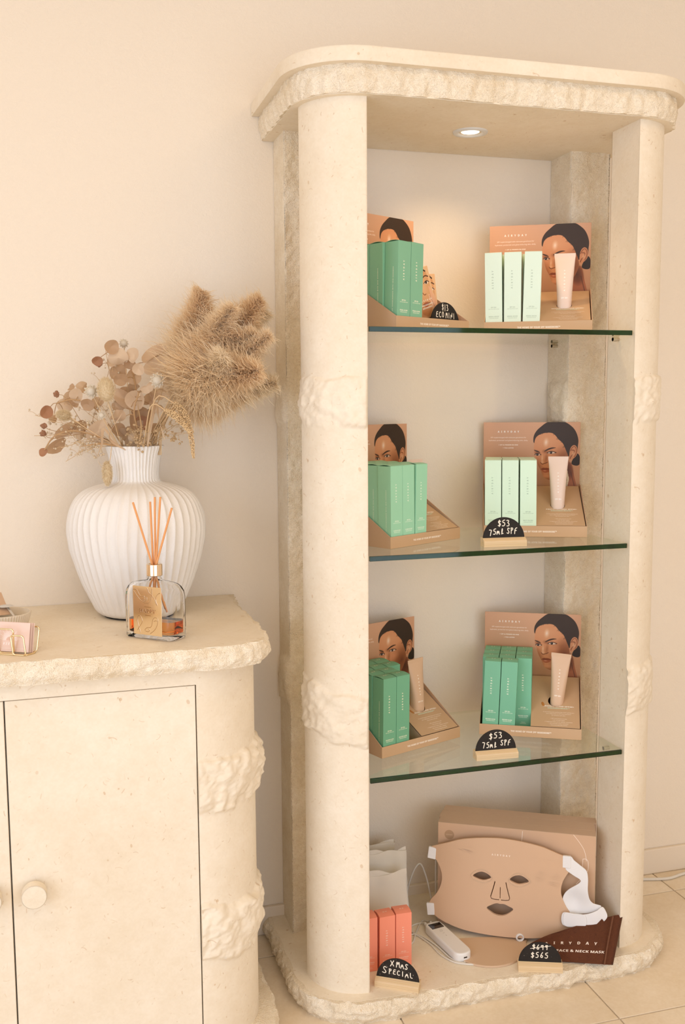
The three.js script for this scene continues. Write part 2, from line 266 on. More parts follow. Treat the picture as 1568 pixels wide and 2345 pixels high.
// ---------------------------------------------------------------- stone sideboard
const CAB = { xr: -0.559, xl: -1.545, zf: 0.495, r: 0.138, top: 0.886 };
const cab = thing('stone_sideboard', 'cream limestone sideboard with two doors, round corner posts and rough-edged top', 'sideboard');
part('worktop', stonePrism(slabOutline(-1.572, -0.533, 0.532, 0.115), range(0.842, CAB.top, 13), (o, y) => {
  const t = (y - 0.842) / 0.044; return -0.002 - 0.012 * smooth(0.7, 1, t) * smooth(0, 0.05, o[1]) * (0.6 + 0.5 * noise(o[0] * 18, o[1] * 18, 2)) - 0.008 * smooth(0.3, 0, t) + 0.011 * rock(o, y, 24, 80);
}), stoneRough, cab);
const bench = new THREE.MeshStandardMaterial({ name: 'honed limestone top', map: tex(sm.map, true, 1.15), bumpMap: stone.bumpMap, bumpScale: 0.0005, roughness: 0.5 });
part('worktop_face', stonePrism(slabOutline(-1.557, -0.549, 0.517, 0.1, 0.006), [CAB.top - 0.001, CAB.top + 0.0004], (o) => 0.004 * noise(o[0] * 30, o[1] * 30, 6)), bench, cab);
part('plinth', stonePrism(slabOutline(-1.583, -0.521, 0.53, 0.13, 0.005), range(0, 0.052, 12), (o, y) => -0.003 - 0.012 * smooth(0.75, 1, y / 0.052) * (0.6 + 0.5 * noise(o[0] * 18, o[1] * 18, 7)) + 0.011 * rock(o, y, 22, 80)), stoneRough, cab);
part('body', box(CAB.xr - CAB.xl - 2 * CAB.r, 0.79, 0.468, (CAB.xr + CAB.xl) / 2, 0.447, 0.235), stone, cab);
part('top_rail', box(CAB.xr - CAB.xl - 2 * CAB.r, 0.0345, 0.027, (CAB.xr + CAB.xl) / 2, 0.8257, CAB.zf - 0.0135), stone, cab);
const cabBands = [[0.543, 0.654], [0.23, 0.347]];
const cabYs = (() => { const ys = []; for (let y = 0.052; y < 0.842; y += 0.02) ys.push(y); ys.push(0.842); for (const [a, b] of cabBands) for (let y = a - 0.03; y < b + 0.03; y += 0.0035) ys.push(y); return ys.sort((a, b) => a - b).filter((v, i, A) => !i || v - A[i - 1] > 0.0008); })();
for (const s of [-1, 1]) {
  const cx = s > 0 ? CAB.xr - CAB.r : CAB.xl + CAB.r, cz = CAB.zf - CAB.r;
  const o = s > 0 ? outline([arc(cx, cz, CAB.r, Math.PI / 2, 0, 1, 56), line(cx + CAB.r, cz, cx + CAB.r, 0.001, 1, 40), line(cx + CAB.r, 0.001, cx, 0.001, 0, 6), line(cx, 0.001, cx, cz + CAB.r, 0, 20)])
    : outline([line(cx - CAB.r, 0.001, cx - CAB.r, cz, 1, 40), arc(cx, cz, CAB.r, Math.PI, Math.PI / 2, 1, 56), line(cx, cz + CAB.r, cx, 0.001, 0, 20), line(cx, 0.001, cx - CAB.r, 0.001, 0, 6)]);
  part('corner_post', stonePrism(o, cabYs, (p, y) => {
    let d = 0; for (const [i, [a, b]] of cabBands.entries()) { const e = 0.012 * noise(p[0] * 16, p[1] * 16, 31 + i) + 0.004 * noise(p[0] * 70, p[1] * 70, 3); const m = smooth(a + e - 0.002, a + e + 0.005, y) * smooth(b + e + 0.002, b + e - 0.005, y); if (m > 0) d += m * (0.006 + 0.009 * Math.sin(Math.PI * clamp((y - a) / (b - a), 0, 1)) + 0.013 * rock(p, y, 20, 75)); } return d;
  }), stone, cab);
}
const dw = 0.3518, doorGeo = rbox(dw, 0.749, 0.0215, 0.0012, 0, 0, 0);
const knobGeo = merge([new THREE.LatheGeometry([[0.0001, 0.032], [0.0215, 0.032], [0.023, 0.0308], [0.0232, 0.012], [0.0225, 0.0108], [0.0085, 0.0105], [0.0085, -0.001]].map((p) => new THREE.Vector2(...p)), 44)]).rotateX(Math.PI / 2);
for (const s of [-1, 1]) {
  const d = part('door', doorGeo, stone, cab); d.position.set(-1.052 + s * (dw / 2 + 0.0013), 0.4325, CAB.zf - 0.0115);
  const k = part('knob', knobGeo, stone, d); k.position.set(-s * (dw / 2 - 0.039), 0.0035, 0.0105);
}

// ---------------------------------------------------------------- printed card and boxes
function spaced(x, text, cx, cy, width, font, color) {       // letters spread evenly over a width
  x.font = font; x.fillStyle = color; x.textAlign = 'center'; x.textBaseline = 'middle';
  const ws = [...text].map((c) => x.measureText(c).width), sum = ws.reduce((a, b) => a + b, 0), gap = (width - sum) / (text.length - 1);
  let p = cx - width / 2; [...text].forEach((c, i) => { x.fillText(c, p + ws[i] / 2, cy); p += ws[i] + gap; });
}
function words(x, text, cx, cy, font, color, width) { x.font = font; x.fillStyle = color; x.textAlign = 'center'; x.textBaseline = 'middle'; const w = x.measureText(text).width; x.save(); x.translate(cx, cy); if (width) x.scale(width / w, 1); x.fillText(text, 0, 0); x.restore(); }
function blob(x, cx, cy, rx, ry, rot, stops) { x.save(); x.translate(cx, cy); x.rotate(rot); x.scale(rx, ry); const g = x.createRadialGradient(0, 0, 0, 0, 0, 1); stops.forEach(([t, c]) => g.addColorStop(t, c)); x.fillStyle = g; x.fillRect(-1, -1, 2, 2); x.restore(); }
function poly(x, pts, fill, stroke, w) {                        // smooth closed path
  x.beginPath(); const n = pts.length, mid = (a, b) => [(a[0] + b[0]) / 2, (a[1] + b[1]) / 2]; const s = mid(pts[n - 1], pts[0]); x.moveTo(...s);
  for (let i = 0; i < n; i++) { const e = mid(pts[i], pts[(i + 1) % n]); x.quadraticCurveTo(...pts[i], ...e); }
  x.closePath(); if (fill) { x.fillStyle = fill; x.fill(); } if (stroke) { x.strokeStyle = stroke; x.lineWidth = w; x.stroke(); }
}
function stroke(x, pts, color, w) { x.strokeStyle = color; x.lineWidth = w; x.lineCap = 'round'; x.lineJoin = 'round'; x.beginPath(); x.moveTo(...pts[0]); for (let i = 1; i < pts.length - 1; i++) x.quadraticCurveTo(...pts[i], (pts[i][0] + pts[i + 1][0]) / 2, (pts[i][1] + pts[i + 1][1]) / 2); x.lineTo(...pts[pts.length - 1]); x.stroke(); }
const TW = 0.2455, TD = 0.1714, TL = 0.0267, TH = 0.2731;      // display tray
function headerPrint() {
  const [c, x] = canvas(974, 1092);
  const bg = x.createLinearGradient(0, 0, 0, 700); bg.addColorStop(0, '#d9a47f'); bg.addColorStop(1, '#c08a60'); x.fillStyle = bg; x.fillRect(0, 0, 974, 1092);
  spaced(x, 'AIRYDAY', 251, 96, 216, '600 27px sans-serif', '#fff6ea');
  words(x, 'SPF supercharged with skincare goodness for', 251, 156, '17px sans-serif', '#fbe6d3', 360);
  words(x, 'hydrated, protected and glow-inducing skin, daily.', 251, 186, '17px sans-serif', '#fbe6d3', 398);
  words(x, '+ SPF & PRIMER-IN-ONE', 251, 232, 'bold 15px sans-serif', '#fff0e0', 200);
  words(x, '+ TGA LISTED', 251, 263, 'bold 15px sans-serif', '#fff0e0', 110);
  x.save(); x.setTransform(0.3638, 0, 0, 0.3638, 451.9, -25.9);
  const hair = '#34200f', R = mulberry(5);
  poly(x, [[1000, 1250], [960, 1560], [900, 1900], [900, 2100], [1420, 2100], [1350, 1850], [1270, 1540], [1225, 1300], [1180, 1180]], '#a9623a');
  blob(x, 1080, 1420, 200, 330, -0.2, [[0, 'rgba(74,36,14,.9)'], [0.6, 'rgba(84,42,18,.6)'], [1, 'rgba(84,42,18,0)']]);
  stroke(x, [[1190, 1480], [1230, 1640], [1290, 1860]], 'rgba(74,36,16,.5)', 30);
  poly(x, [[1350, 930], [1430, 1010], [1430, 1180], [1425, 1275], [1350, 1305], [1240, 1280], [1190, 1230], [1250, 1090]], '#26170a');
  poly(x, [[150, 700], [138, 520], [170, 400], [250, 280], [370, 180], [450, 110], [540, 62], [760, 50], [1010, 62], [1150, 150], [1270, 260], [1350, 420], [1392, 600], [1366, 760], [1372, 960], [1150, 1080], [900, 900], [500, 700]], hair);
  x.save(); const face = [[162, 760], [176, 600], [215, 490], [330, 405], [480, 366], [650, 366], [745, 430], [835, 560], [950, 645], [1015, 780], [1060, 900], [1110, 1010], [1140, 1160], [1110, 1290], [1010, 1500], [860, 1660], [690, 1725], [545, 1690], [440, 1630], [395, 1530], [345, 1400], [280, 1290], [232, 1150], [214, 1060], [186, 990], [160, 880]];
  poly(x, face, '#d79161'); x.clip();
  blob(x, 980, 1240, 420, 640, 0.35, [[0, 'rgba(112,58,26,.9)'], [0.5, 'rgba(134,72,36,.6)'], [1, 'rgba(160,92,52,0)']]);
  blob(x, 250, 1350, 190, 380, -0.35, [[0, 'rgba(128,66,30,.75)'], [1, 'rgba(150,84,46,0)']]);
  blob(x, 560, 1730, 330, 130, 0, [[0, 'rgba(112,56,24,.7)'], [1, 'rgba(112,56,24,0)']]);
  blob(x, 560, 620, 420, 270, 0, [[0, 'rgba(222,158,112,.75)'], [1, 'rgba(222,158,112,0)']]);
  blob(x, 495, 640, 95, 165, 0.1, [[0, 'rgba(250,226,204,.95)'], [0.35, 'rgba(244,206,172,.7)'], [1, 'rgba(230,170,124,0)']]);
  blob(x, 690, 1100, 210, 150, -0.3, [[0, 'rgba(224,150,104,.75)'], [1, 'rgba(224,150,104,0)']]);
  blob(x, 395, 1110, 46, 190, 0.02, [[0, 'rgba(246,206,170,.85)'], [1, 'rgba(230,170,124,0)']]);
  blob(x, 510, 1090, 60, 200, 0.1, [[0, 'rgba(140,74,36,.5)'], [1, 'rgba(140,74,36,0)']]);
  blob(x, 480, 900, 110, 70, 0.2, [[0, 'rgba(126,66,32,.6)'], [1, 'rgba(126,66,32,0)']]);
  blob(x, 240, 930, 110, 90, 0, [[0, 'rgba(120,60,30,.6)'], [1, 'rgba(126,66,32,0)']]);
  blob(x, 520, 1600, 110, 60, 0, [[0, 'rgba(226,156,110,.6)'], [1, 'rgba(226,156,110,0)']]);
  x.restore();
  for (let i = 0; i < 150; i++) { const t = R(), p = face[3 + Math.floor(R() * 7)], q = [p[0] + (R() - 0.5) * 130, p[1] + (R() - 0.5) * 40]; stroke(x, [q, [q[0] + 20 + t * 50, q[1] - 40 - t * 30], [q[0] + 60 + t * 90, q[1] - 70 - t * 60]], 'rgba(44,26,12,.35)', 5); }
  poly(x, [[1120, 1180], [1140, 1010], [1150, 850], [1200, 745], [1275, 706], [1345, 760], [1372, 900], [1335, 1030], [1230, 1120]], '#cf8d60');
  stroke(x, [[1170, 880], [1215, 775], [1290, 745], [1335, 830], [1335, 950], [1280, 1050]], 'rgba(132,68,34,.8)', 22);
  stroke(x, [[1210, 860], [1290, 850], [1260, 960], [1190, 1030], [1165, 1100]], 'rgba(110,52,24,.7)', 26); blob(x, 1250, 960, 50, 90, 0.3, [[0, 'rgba(240,190,150,.8)'], [1, 'rgba(240,190,150,0)']]);
  poly(x, [[150, 850], [200, 852], [300, 890], [350, 945], [300, 928], [200, 890]], 'rgba(52,28,12,.9)');
  poly(x, [[430, 895], [545, 815], [670, 775], [800, 795], [690, 812], [560, 858], [470, 895]], 'rgba(52,28,12,.92)');
  for (const [ex, ey, w, h, r] of [[645, 930, 118, 36, 0.02], [268, 985, 82, 36, 0.08]]) {
    x.save(); x.translate(ex, ey); x.rotate(r); poly(x, [[-w, 14], [-w * 0.45, -h], [w * 0.3, -h], [w, 6], [w * 0.4, h * 0.9], [-w * 0.45, h * 0.95]], '#e9cdb4');
    x.beginPath(); x.arc(-8, -4, h * 0.98, 0, 7); x.fillStyle = '#2b170a'; x.fill(); x.beginPath(); x.arc(-16, -10, 6, 0, 7); x.fillStyle = '#f6e6d6'; x.fill();
    stroke(x, [[-w, 14], [-w * 0.4, -h * 0.98], [w * 0.35, -h * 0.9], [w * 1.12, 0]], '#2a150a', 15); stroke(x, [[-w * 0.9, 18], [-w * 0.3, h * 0.92], [w * 0.4, h * 0.86], [w, 8]], 'rgba(84,40,18,.7)', 8); stroke(x, [[-w * 1.02, -8], [-w * 0.4, -h * 1.6], [w * 0.4, -h * 1.5], [w * 1.2, -10]], 'rgba(108,54,26,.6)', 9); x.restore();
  }
  stroke(x, [[350, 1205], [368, 1240], [410, 1262], [445, 1240], [500, 1226], [545, 1200]], 'rgba(84,38,16,.85)', 17); blob(x, 400, 1200, 60, 40, 0, [[0, 'rgba(244,196,156,.8)'], [1, 'rgba(244,196,156,0)']]);
  poly(x, [[345, 1400], [425, 1352], [475, 1366], [530, 1356], [650, 1400], [560, 1412], [450, 1412]], '#8f4527'); poly(x, [[370, 1412], [460, 1408], [560, 1408], [645, 1402], [590, 1478], [480, 1506], [405, 1470]], '#b5613c');
  blob(x, 470, 1440, 70, 26, 0, [[0, 'rgba(236,170,136,.8)'], [1, 'rgba(236,170,136,0)']]); stroke(x, [[352, 1402], [450, 1416], [550, 1410], [650, 1402]], 'rgba(70,28,12,.8)', 8);
  x.restore(); return c;
}
const kraft = new THREE.MeshStandardMaterial({ name: 'tan printed card', color: lin(0.62, 0.40, 0.245), roughness: 0.62 });
const headerMat = new THREE.MeshStandardMaterial({ name: 'header print', map: tex(headerPrint()), roughness: 0.5 });
const KR = '#cea880';
function lipPrint() { const [c, x] = canvas(980, 107); x.fillStyle = KR; x.fillRect(0, 0, 980, 107); words(x, 'THE HOME OF YOUR SPF WARDROBE\u2122', 500, 56, '600 24px sans-serif', '#fdf1e2', 390); return c; }
const lipMat = new THREE.MeshStandardMaterial({ map: tex(lipPrint()), roughness: 0.6 });
const PL = Math.hypot(0.161, 0.082), PWD = 0.1175;            // sloping insert
function insertPrint(l1, l2, extra) {
  const [c, x] = canvas(512, 784); x.fillStyle = KR; x.fillRect(0, 0, 512, 784);
  words(x, l1, 290, 470, 'bold 27px sans-serif', '#fff7ea', 330); words(x, l2, 290, 500, 'bold 24px sans-serif', '#cfe6cf', 235);
  const L = ['A nourishing skin-perfecting cream giving you', 'your daily dose of SPF and hydration', 'for smooth soft skin.', '', '+ SPF and primer-in-one', '+ For all skin types', '+ Fragrance free, pores appear smoother', '+ 40 minutes water resistant', '+ Dermatologically tested'];
  L.forEach((t, i) => t && words(x, t, 290, 560 + i * 24, '16px sans-serif', '#f8e6d2'));
  return c;
}
const inserts = { mousse: ['MINERAL MOUSSE SPF50+', 'DREAMSCREEN\u2122'], clear: ['CLEAR AS DAY SPF50+', 'DREAMSCREEN\u2122'], zinc: ['PRETTY IN ZINC SPF50+', 'DREAMSCREEN\u2122'], golden: ['GOLDEN GLOW SPF50+', 'DREAMSCREEN\u2122'], bronze: ['BRONZE GLOW SPF50+', 'DREAMSCREEN\u2122'] };
for (const k of Object.keys(inserts)) inserts[k] = new THREE.MeshStandardMaterial({ map: tex(insertPrint(...inserts[k])), roughness: 0.6 });
function mapXY(g, x0, y0, w, h) { const p = g.attributes.position, u = g.attributes.uv; for (let i = 0; i < p.count; i++) u.setXY(i, (p.getX(i) - x0) / w, (p.getY(i) - y0) / h); return g; }
const CT = 0.0014;
const sideGeo = (() => { const s = new THREE.Shape([[0, 0], [0, TL], [-TD + 0.026, 0.112], [-TD, 0.114], [-TD, 0]].map((p) => new THREE.Vector2(...p))); const g = new THREE.ExtrudeGeometry(s, { depth: CT, bevelEnabled: false }); g.rotateY(-Math.PI / 2); return boxUV(g); })();   // lies along z
const headGeo = mapXY(rbox(0.2436, TH - 0.002, CT, 0.0005, 0, 0, 0, 1), -0.1218, -(TH - 0.002) / 2, 0.2436, TH - 0.002);
const lipGeo = mapXY(rbox(TW, TL, CT, 0.0005, 0, 0, 0, 1), -TW / 2, -TL / 2, TW, TL);
function insertGeo() {
  const s = new THREE.Shape([[0, 0], [PWD, 0], [PWD, PL], [0, PL]].map((p) => new THREE.Vector2(...p))), h = new THREE.Path(); h.absellipse(0.0585, 0.0905, 0.0178, 0.0195, 0, Math.PI * 2, true); s.holes.push(h);
  const g = new THREE.ExtrudeGeometry(s, { depth: 0.0012, bevelEnabled: false, curveSegments: 24 }); return mapXY(g, 0, 0, PWD, PL);
}
const insGeo = insertGeo(), insAng = -Math.atan2(0.161, 0.082);
const TRAYS = {
  '1L': [-0.1269, 0, 0.2985, 27.9], '1R': [0.1365, 0, 0.2779, -28.1], '2L': [-0.1245, 1, 0.2508, 28.3], '2R': [0.164, 1, 0.2282, -23.1], '3L': [-0.131, 2, 0.2433, 20.5], '3R': [0.1457, 2, 0.2515, -28.1],
};
const trayFrame = (k) => { const [x, s, z, a] = TRAYS[k], m = new THREE.Matrix4().makeRotationY(a * Math.PI / 180); m.setPosition(x, GY[s], z); return m; };
function inTray(o, k, x, y, z, ry = 0, rx = 0, rz = 0) { const m = trayFrame(k).multiply(new THREE.Matrix4().compose(new THREE.Vector3(x, y, z), new THREE.Quaternion().setFromEuler(new THREE.Euler(rx, ry, rz, 'YXZ')), new THREE.Vector3(1, 1, 1))); m.decompose(o.position, o.quaternion, o.scale); return o; }
function tray(k, label, insert) {
  const t = thing('display_tray', label, 'display tray', [0, 0, 0], 0, 'cardboard display trays'); inTray(t, k, 0, 0.0003, 0);
  part('tray_floor', box(TW - 0.003, CT, TD - 0.003, 0, CT / 2, -TD / 2), kraft, t);
  const lip = part('front_lip', lipGeo, lipMat, t); lip.position.set(0, TL / 2, -CT / 2);
  const sl = part('side_panel', sideGeo, kraft, t); sl.position.set(-TW / 2 + CT, 0, -CT); sl.scale.z = 0.98;
  const sr = part('side_panel', sideGeo, kraft, t); sr.position.set(TW / 2, 0, -CT); sr.scale.z = 0.98;
  const h = part('header_card', headGeo, headerMat, t, 'card printed with a portrait of a person with slicked-back dark hair'); h.position.set(0, TH / 2, -TD + CT / 2);
  if (insert) {
    const p = part('sloping_insert', insGeo, inserts[insert], t, 'sloping tan card printed with product text'); p.position.set(0.0015, 0.0262, -0.0045); p.rotation.x = insAng;
    part('insert_wall', (() => { const s = new THREE.Shape([[0, 0], [0, 0.0225], [-0.158, 0.103], [-0.158, 0]].map((q) => new THREE.Vector2(...q))); const g = new THREE.ExtrudeGeometry(s, { depth: 0.001, bevelEnabled: false }); g.rotateY(-Math.PI / 2); g.translate(0.0025, CT, -0.005); return boxUV(g); })(), kraft, t);
  }
  return t;
}
tray('1L', 'tan display tray holding chalk sign and dark green cartons on top glass shelf', null);
tray('1R', 'tan display tray with pale mint cartons and tube on top glass shelf', 'mousse');
tray('2L', 'tan display tray full of mint green cartons on middle glass shelf', 'clear');
tray('2R', 'tan display tray behind chalk sign with pale mint cartons on middle shelf', 'zinc');
tray('3L', 'left tan display tray with deep green cartons on lowest glass shelf', 'golden');
tray('3R', 'right tan display tray with deep green cartons behind sign on lowest shelf', 'bronze');

// cartons: one atlas per product: front | side | top
const BW = 0.039, BH = 0.184, BD = 0.0395;
function cartonPrint(base, ink, name, h = BH) {
  const [c, x] = canvas(512, 768), F = 768 / h; x.fillStyle = base; x.fillRect(0, 0, 512, 768);
  const fw = 164, tall = h > 0.15;
  x.save(); x.translate(fw * 0.46, (tall ? 0.0615 : 0.052) * F); x.rotate(-Math.PI / 2); spaced(x, 'AIRYDAY', 0, 0, (tall ? 0.042 : 0.038) * F, `600 ${tall ? 24 : 27}px sans-serif`, ink); x.restore();
  const q = tall ? [0.125, 0.1292, 0.1463, 0.1503, 0.163, 0.166] : [0.094, 0.0975, 0.108, 0.112, 0.12, 0.123];
  words(x, 'SPF 50+', fw / 2, q[0] * F, 'bold 17px sans-serif', ink, 54); words(x, 'VERY HIGH PROTECTION', fw / 2, q[1] * F, '10px sans-serif', ink, 100);
  words(x, name, fw / 2, q[2] * F, 'bold 16px sans-serif', ink, 98); words(x, 'DREAMSCREEN', fw / 2, q[3] * F, '12px sans-serif', ink, 86);
  words(x, '75ml', fw / 2, q[4] * F, '12px sans-serif', ink, 40); words(x, 'SUNSCREEN', fw / 2, q[5] * F, '10px sans-serif', ink, 60);
  x.save(); x.translate(168 + fw * 0.62, 0.5 * 768 + 40); x.rotate(-Math.PI / 2); spaced(x, 'SPF SUPERCHARGED WITH SKIN GOODNESS', 0, 0, 0.095 * F, 'bold 13px sans-serif', ink); x.restore();
  x.save(); x.translate(340 + 82, 82); x.rotate(Math.PI); spaced(x, 'AD', 0, 0, 44, '600 26px sans-serif', ink); x.restore();
  return c;
}
function cartonGeo(w, h, d) {
  const g = new RoundedBoxGeometry(w, h, d, 1, 0.0006); g.translate(0, h / 2, 0);
  const p = g.attributes.position, n = g.attributes.normal, u = g.attributes.uv, U = (a, b) => [a / 512, b];
  for (let i = 0; i < p.count; i++) {
    const X = p.getX(i) / w + 0.5, Y = p.getY(i) / h, Z = p.getZ(i) / d + 0.5, nx = n.getX(i), ny = n.getY(i), nz = n.getZ(i);
    let q; if (Math.abs(ny) > 0.7) q = [(340 + X * 164) / 512, 1 - (164 - (1 - Z) * 164) / 768]; else if (nz > 0.7) q = U(2 + X * 160, Y); else if (nx < -0.7) q = U(170 + Z * 160, Y); else if (nx > 0.7) q = U(170 + 8 + 0 * Z, Y * 0.02); else q = U(6, Y * 0.02);
    u.setXY(i, q[0], q[1]);
  }
  return g;
}
function flapGeo(w, d) {                                   // tuck flap bowed up from the front edge
  const rows = [], n = 8; for (let i = 0; i <= n; i++) { const t = i / n, y = 0.0006 + 0.0024 * Math.sin(Math.PI * Math.min(1, t * 1.05)); rows.push([t, y]); }
  const g = skin([...rows.map(([t, y]) => [[-w / 2 + 0.0004, y, d / 2 - t * d], [w / 2 - 0.0004, y, d / 2 - t * d], [w / 2 - 0.0004, y - 0.0006, d / 2 - t * d], [-w / 2 + 0.0004, y - 0.0006, d / 2 - t * d]])], true, true, true, (i, j, p) => [(340 + (p[0] / w + 0.5) * 164) / 512, 1 - ((p[2] / d + 0.5) * 164) / 768]);
  return g.toNonIndexed().deleteAttribute ? (() => { const q = g.toNonIndexed(); q.computeVertexNormals(); return q; })() : g;
}
const cGeo = cartonGeo(BW, BH - 0.0015, BD), cFlap = flapGeo(BW, BD);
const cardMat = (base, ink, name, h) => new THREE.MeshStandardMaterial({ name: name.toLowerCase() + ' carton', map: tex(cartonPrint(base, ink, name, h)), roughness: 0.48 });
const CM = {
  pearl: cardMat('#86bd98', '#fdf3d8', 'PEARL GLOW'), mousse: cardMat('#e3f2dc', '#b3c4ae', 'MINERAL MOUSSE'), clear: cardMat('#a3dcb6', '#f2fbe4', 'CLEAR AS DAY'),
  zinc: cardMat('#dcf3d6', '#a9c3a8', 'PRETTY IN ZINC'), golden: cardMat('#74b48d', '#f6efd2', 'GOLDEN GLOW'), bronze: cardMat('#7cbd97', '#f4f3dc', 'BRONZE GLOW'),
};
let cartonN = 0;
function carton(k, mat, label, x, z, opt = {}) {
  const c = thing('product_carton', label, 'carton', [0, 0, 0], 0, `cartons in ${k} tray`.replace('1L', 'top left').replace('1R', 'top right').replace('2L', 'middle left').replace('2R', 'middle right').replace('3L', 'lowest left').replace('3R', 'lowest right'));
  const b = part('box_body', cGeo, mat, c); const f = part('top_flap', cFlap, mat, c); f.position.y = BH - 0.0016;
  const r = hash3(++cartonN, 3, 1) - 0.5;
  inTray(c, k, x, 0.002, z, r * 0.03 + (opt.ry || 0), opt.rx || 0, opt.rz || 0); return c;
}
const rowW = ['front', 'second', 'third', 'back'], colW = ['left', 'middle', 'right'], X0 = -0.0985, Z0 = -0.0222;
const shelfW = { 1: 'top', 2: 'middle', 3: 'lowest' }, sideW = { L: 'left', R: 'right' };
function fill(k, mat, tone, cells, tweak = () => ({})) {
  for (const [c, r] of cells) { const t = tweak(c, r); carton(k, mat, `${tone} carton, ${rowW[r]} row ${colW[c]}, ${sideW[k[1]]} tray on ${shelfW[k[0]]} glass shelf`, X0 + c * 0.0402 + (t.dx || 0), Z0 - r * 0.0403, t); }
}
const grid = (cols, rows) => cols.flatMap((c) => rows.map((r) => [c, r]));
fill('1L', CM.pearl, 'deep green', grid([0, 1], [0, 1, 2]), (c, r) => ({ rz: r ? 0 : -0.03, dx: r ? -0.0015 : 0.0005 }));
fill('1R', CM.mousse, 'pale mint', grid([0, 1, 2], [0, 1]), (c, r) => (r ? {} : { rz: [0.02, 0.004, -0.02][c], dx: [-0.001, 0.001, 0.003][c] }));
fill('2L', CM.clear, 'mint green', grid([0, 1, 2], [0, 1, 2, 3]), (c, r) => (r ? {} : { rz: c === 2 ? -0.02 : 0.012 }));
fill('2R', CM.zinc, 'pale mint', grid([0, 1, 2], [0, 1, 2]), (c, r) => (r ? {} : { dx: [-0.002, -0.001, 0.0015][c], rz: 0.008 }));
fill('3L', CM.golden, 'deep green', [...grid([0, 1], [0, 1, 2, 3]), [2, 2], [2, 3]], (c, r) => (r ? {} : { rz: -0.01 }));
fill('3R', CM.bronze, 'deep green', [...grid([0, 1], [0, 1, 2, 3]), [2, 1], [2, 2], [2, 3]], (c, r) => (r ? {} : { rz: -0.035, dx: 0.0016 }));

// tubes
function tubePrint(base, ink) { const [c, x] = canvas(256, 640); x.fillStyle = base; x.fillRect(0, 0, 256, 640); x.save(); x.translate(126, 300); x.rotate(-Math.PI / 2); spaced(x, 'AIRYDAY', 0, 0, 235, '600 25px sans-serif', ink); x.restore(); words(x, 'SPF 50+', 128, 492, 'bold 24px sans-serif', ink, 82); return c; }
const TBH = 0.136;
const tubeGeo = (() => {
  const rings = [], n = 40, prof = [[0, 0.010, 0.009], [0.0012, 0.0152, 0.0148], [0.004, 0.0165, 0.0162], [0.02, 0.0167, 0.016], [0.05, 0.0183, 0.0142], [0.08, 0.0203, 0.0105], [0.105, 0.0222, 0.0058], [0.122, 0.0236, 0.0022], [0.1275, 0.0242, 0.0011], [0.128, 0.0246, 0.0011], [TBH, 0.0247, 0.0011]];
  for (const [y, a, b] of prof) rings.push(Array.from({ length: n }, (_, i) => { const t = -i / n * Math.PI * 2, e = 0.8; const cx = Math.cos(t), sz = Math.sin(t); return [a * Math.sign(cx) * Math.abs(cx) ** e, y, b * Math.sign(sz) * Math.abs(sz) ** e]; }));
  return skin(rings, true, true, true, (i, j, p) => [0.5 + p[0] / 0.05, p[2] > -0.0012 ? p[1] / TBH : 0.02]);
})();
const tubeMat = (base, ink) => new THREE.MeshPhysicalMaterial({ map: tex(tubePrint(base, ink)), roughness: 0.42, clearcoat: 0.15, clearcoatRoughness: 0.4 });
const TM = { pink: tubeMat('#efd3be', '#fff8ee'), tan: tubeMat('#e0b995', '#fff3e4') };
function sunscreenTube(k, mat, label, rz = 0, rx = 0, dx = 0) { const t = new THREE.Mesh(tubeGeo, mat); t.name = numbered('sunscreen_tube'); tag(t, label, 'tube', 'sunscreen tester tubes'); scene.add(t); inTray(t, k, 0.06 + dx, 0.0535, -0.0865, 0, rx, rz); return t; }
sunscreenTube('1R', TM.pink, 'pale pink squeeze tube standing in tray on top glass shelf');
sunscreenTube('2L', TM.pink, 'squeeze tube half hidden behind mint green cartons on middle shelf');
sunscreenTube('2R', TM.pink, 'pale pink squeeze tube in tray behind the middle shelf sign');
sunscreenTube('3L', TM.tan, 'tan squeeze tube behind deep green cartons, left tray of lowest shelf', 0.05);
sunscreenTube('3R', TM.tan, 'tan squeeze tube leaning right in right tray of lowest shelf', -0.075, -0.05, 0.003);
{ // printed swatch drops die-cut in the two lowest inserts
  const g = new THREE.SphereGeometry(1, 16, 10); g.scale(0.0042, 0.0012, 0.0085); const m = new THREE.MeshPhysicalMaterial({ color: lin(0.52, 0.2, 0.045), roughness: 0.35, clearcoat: 0.4 });
  for (const [k, x, side] of [['3L', 0.032, 'left'], ['3R', 0.0305, 'right']]) { const s = new THREE.Mesh(g, m); s.name = numbered('cream_swatch'); tag(s, `small orange brown cream swatch on insert of lowest shelf's ${side} tray`, 'swatch', 'cream swatches'); scene.add(s); inTray(s, k, x, 0.0625, -0.0735, 0.35, 0.47); }
}

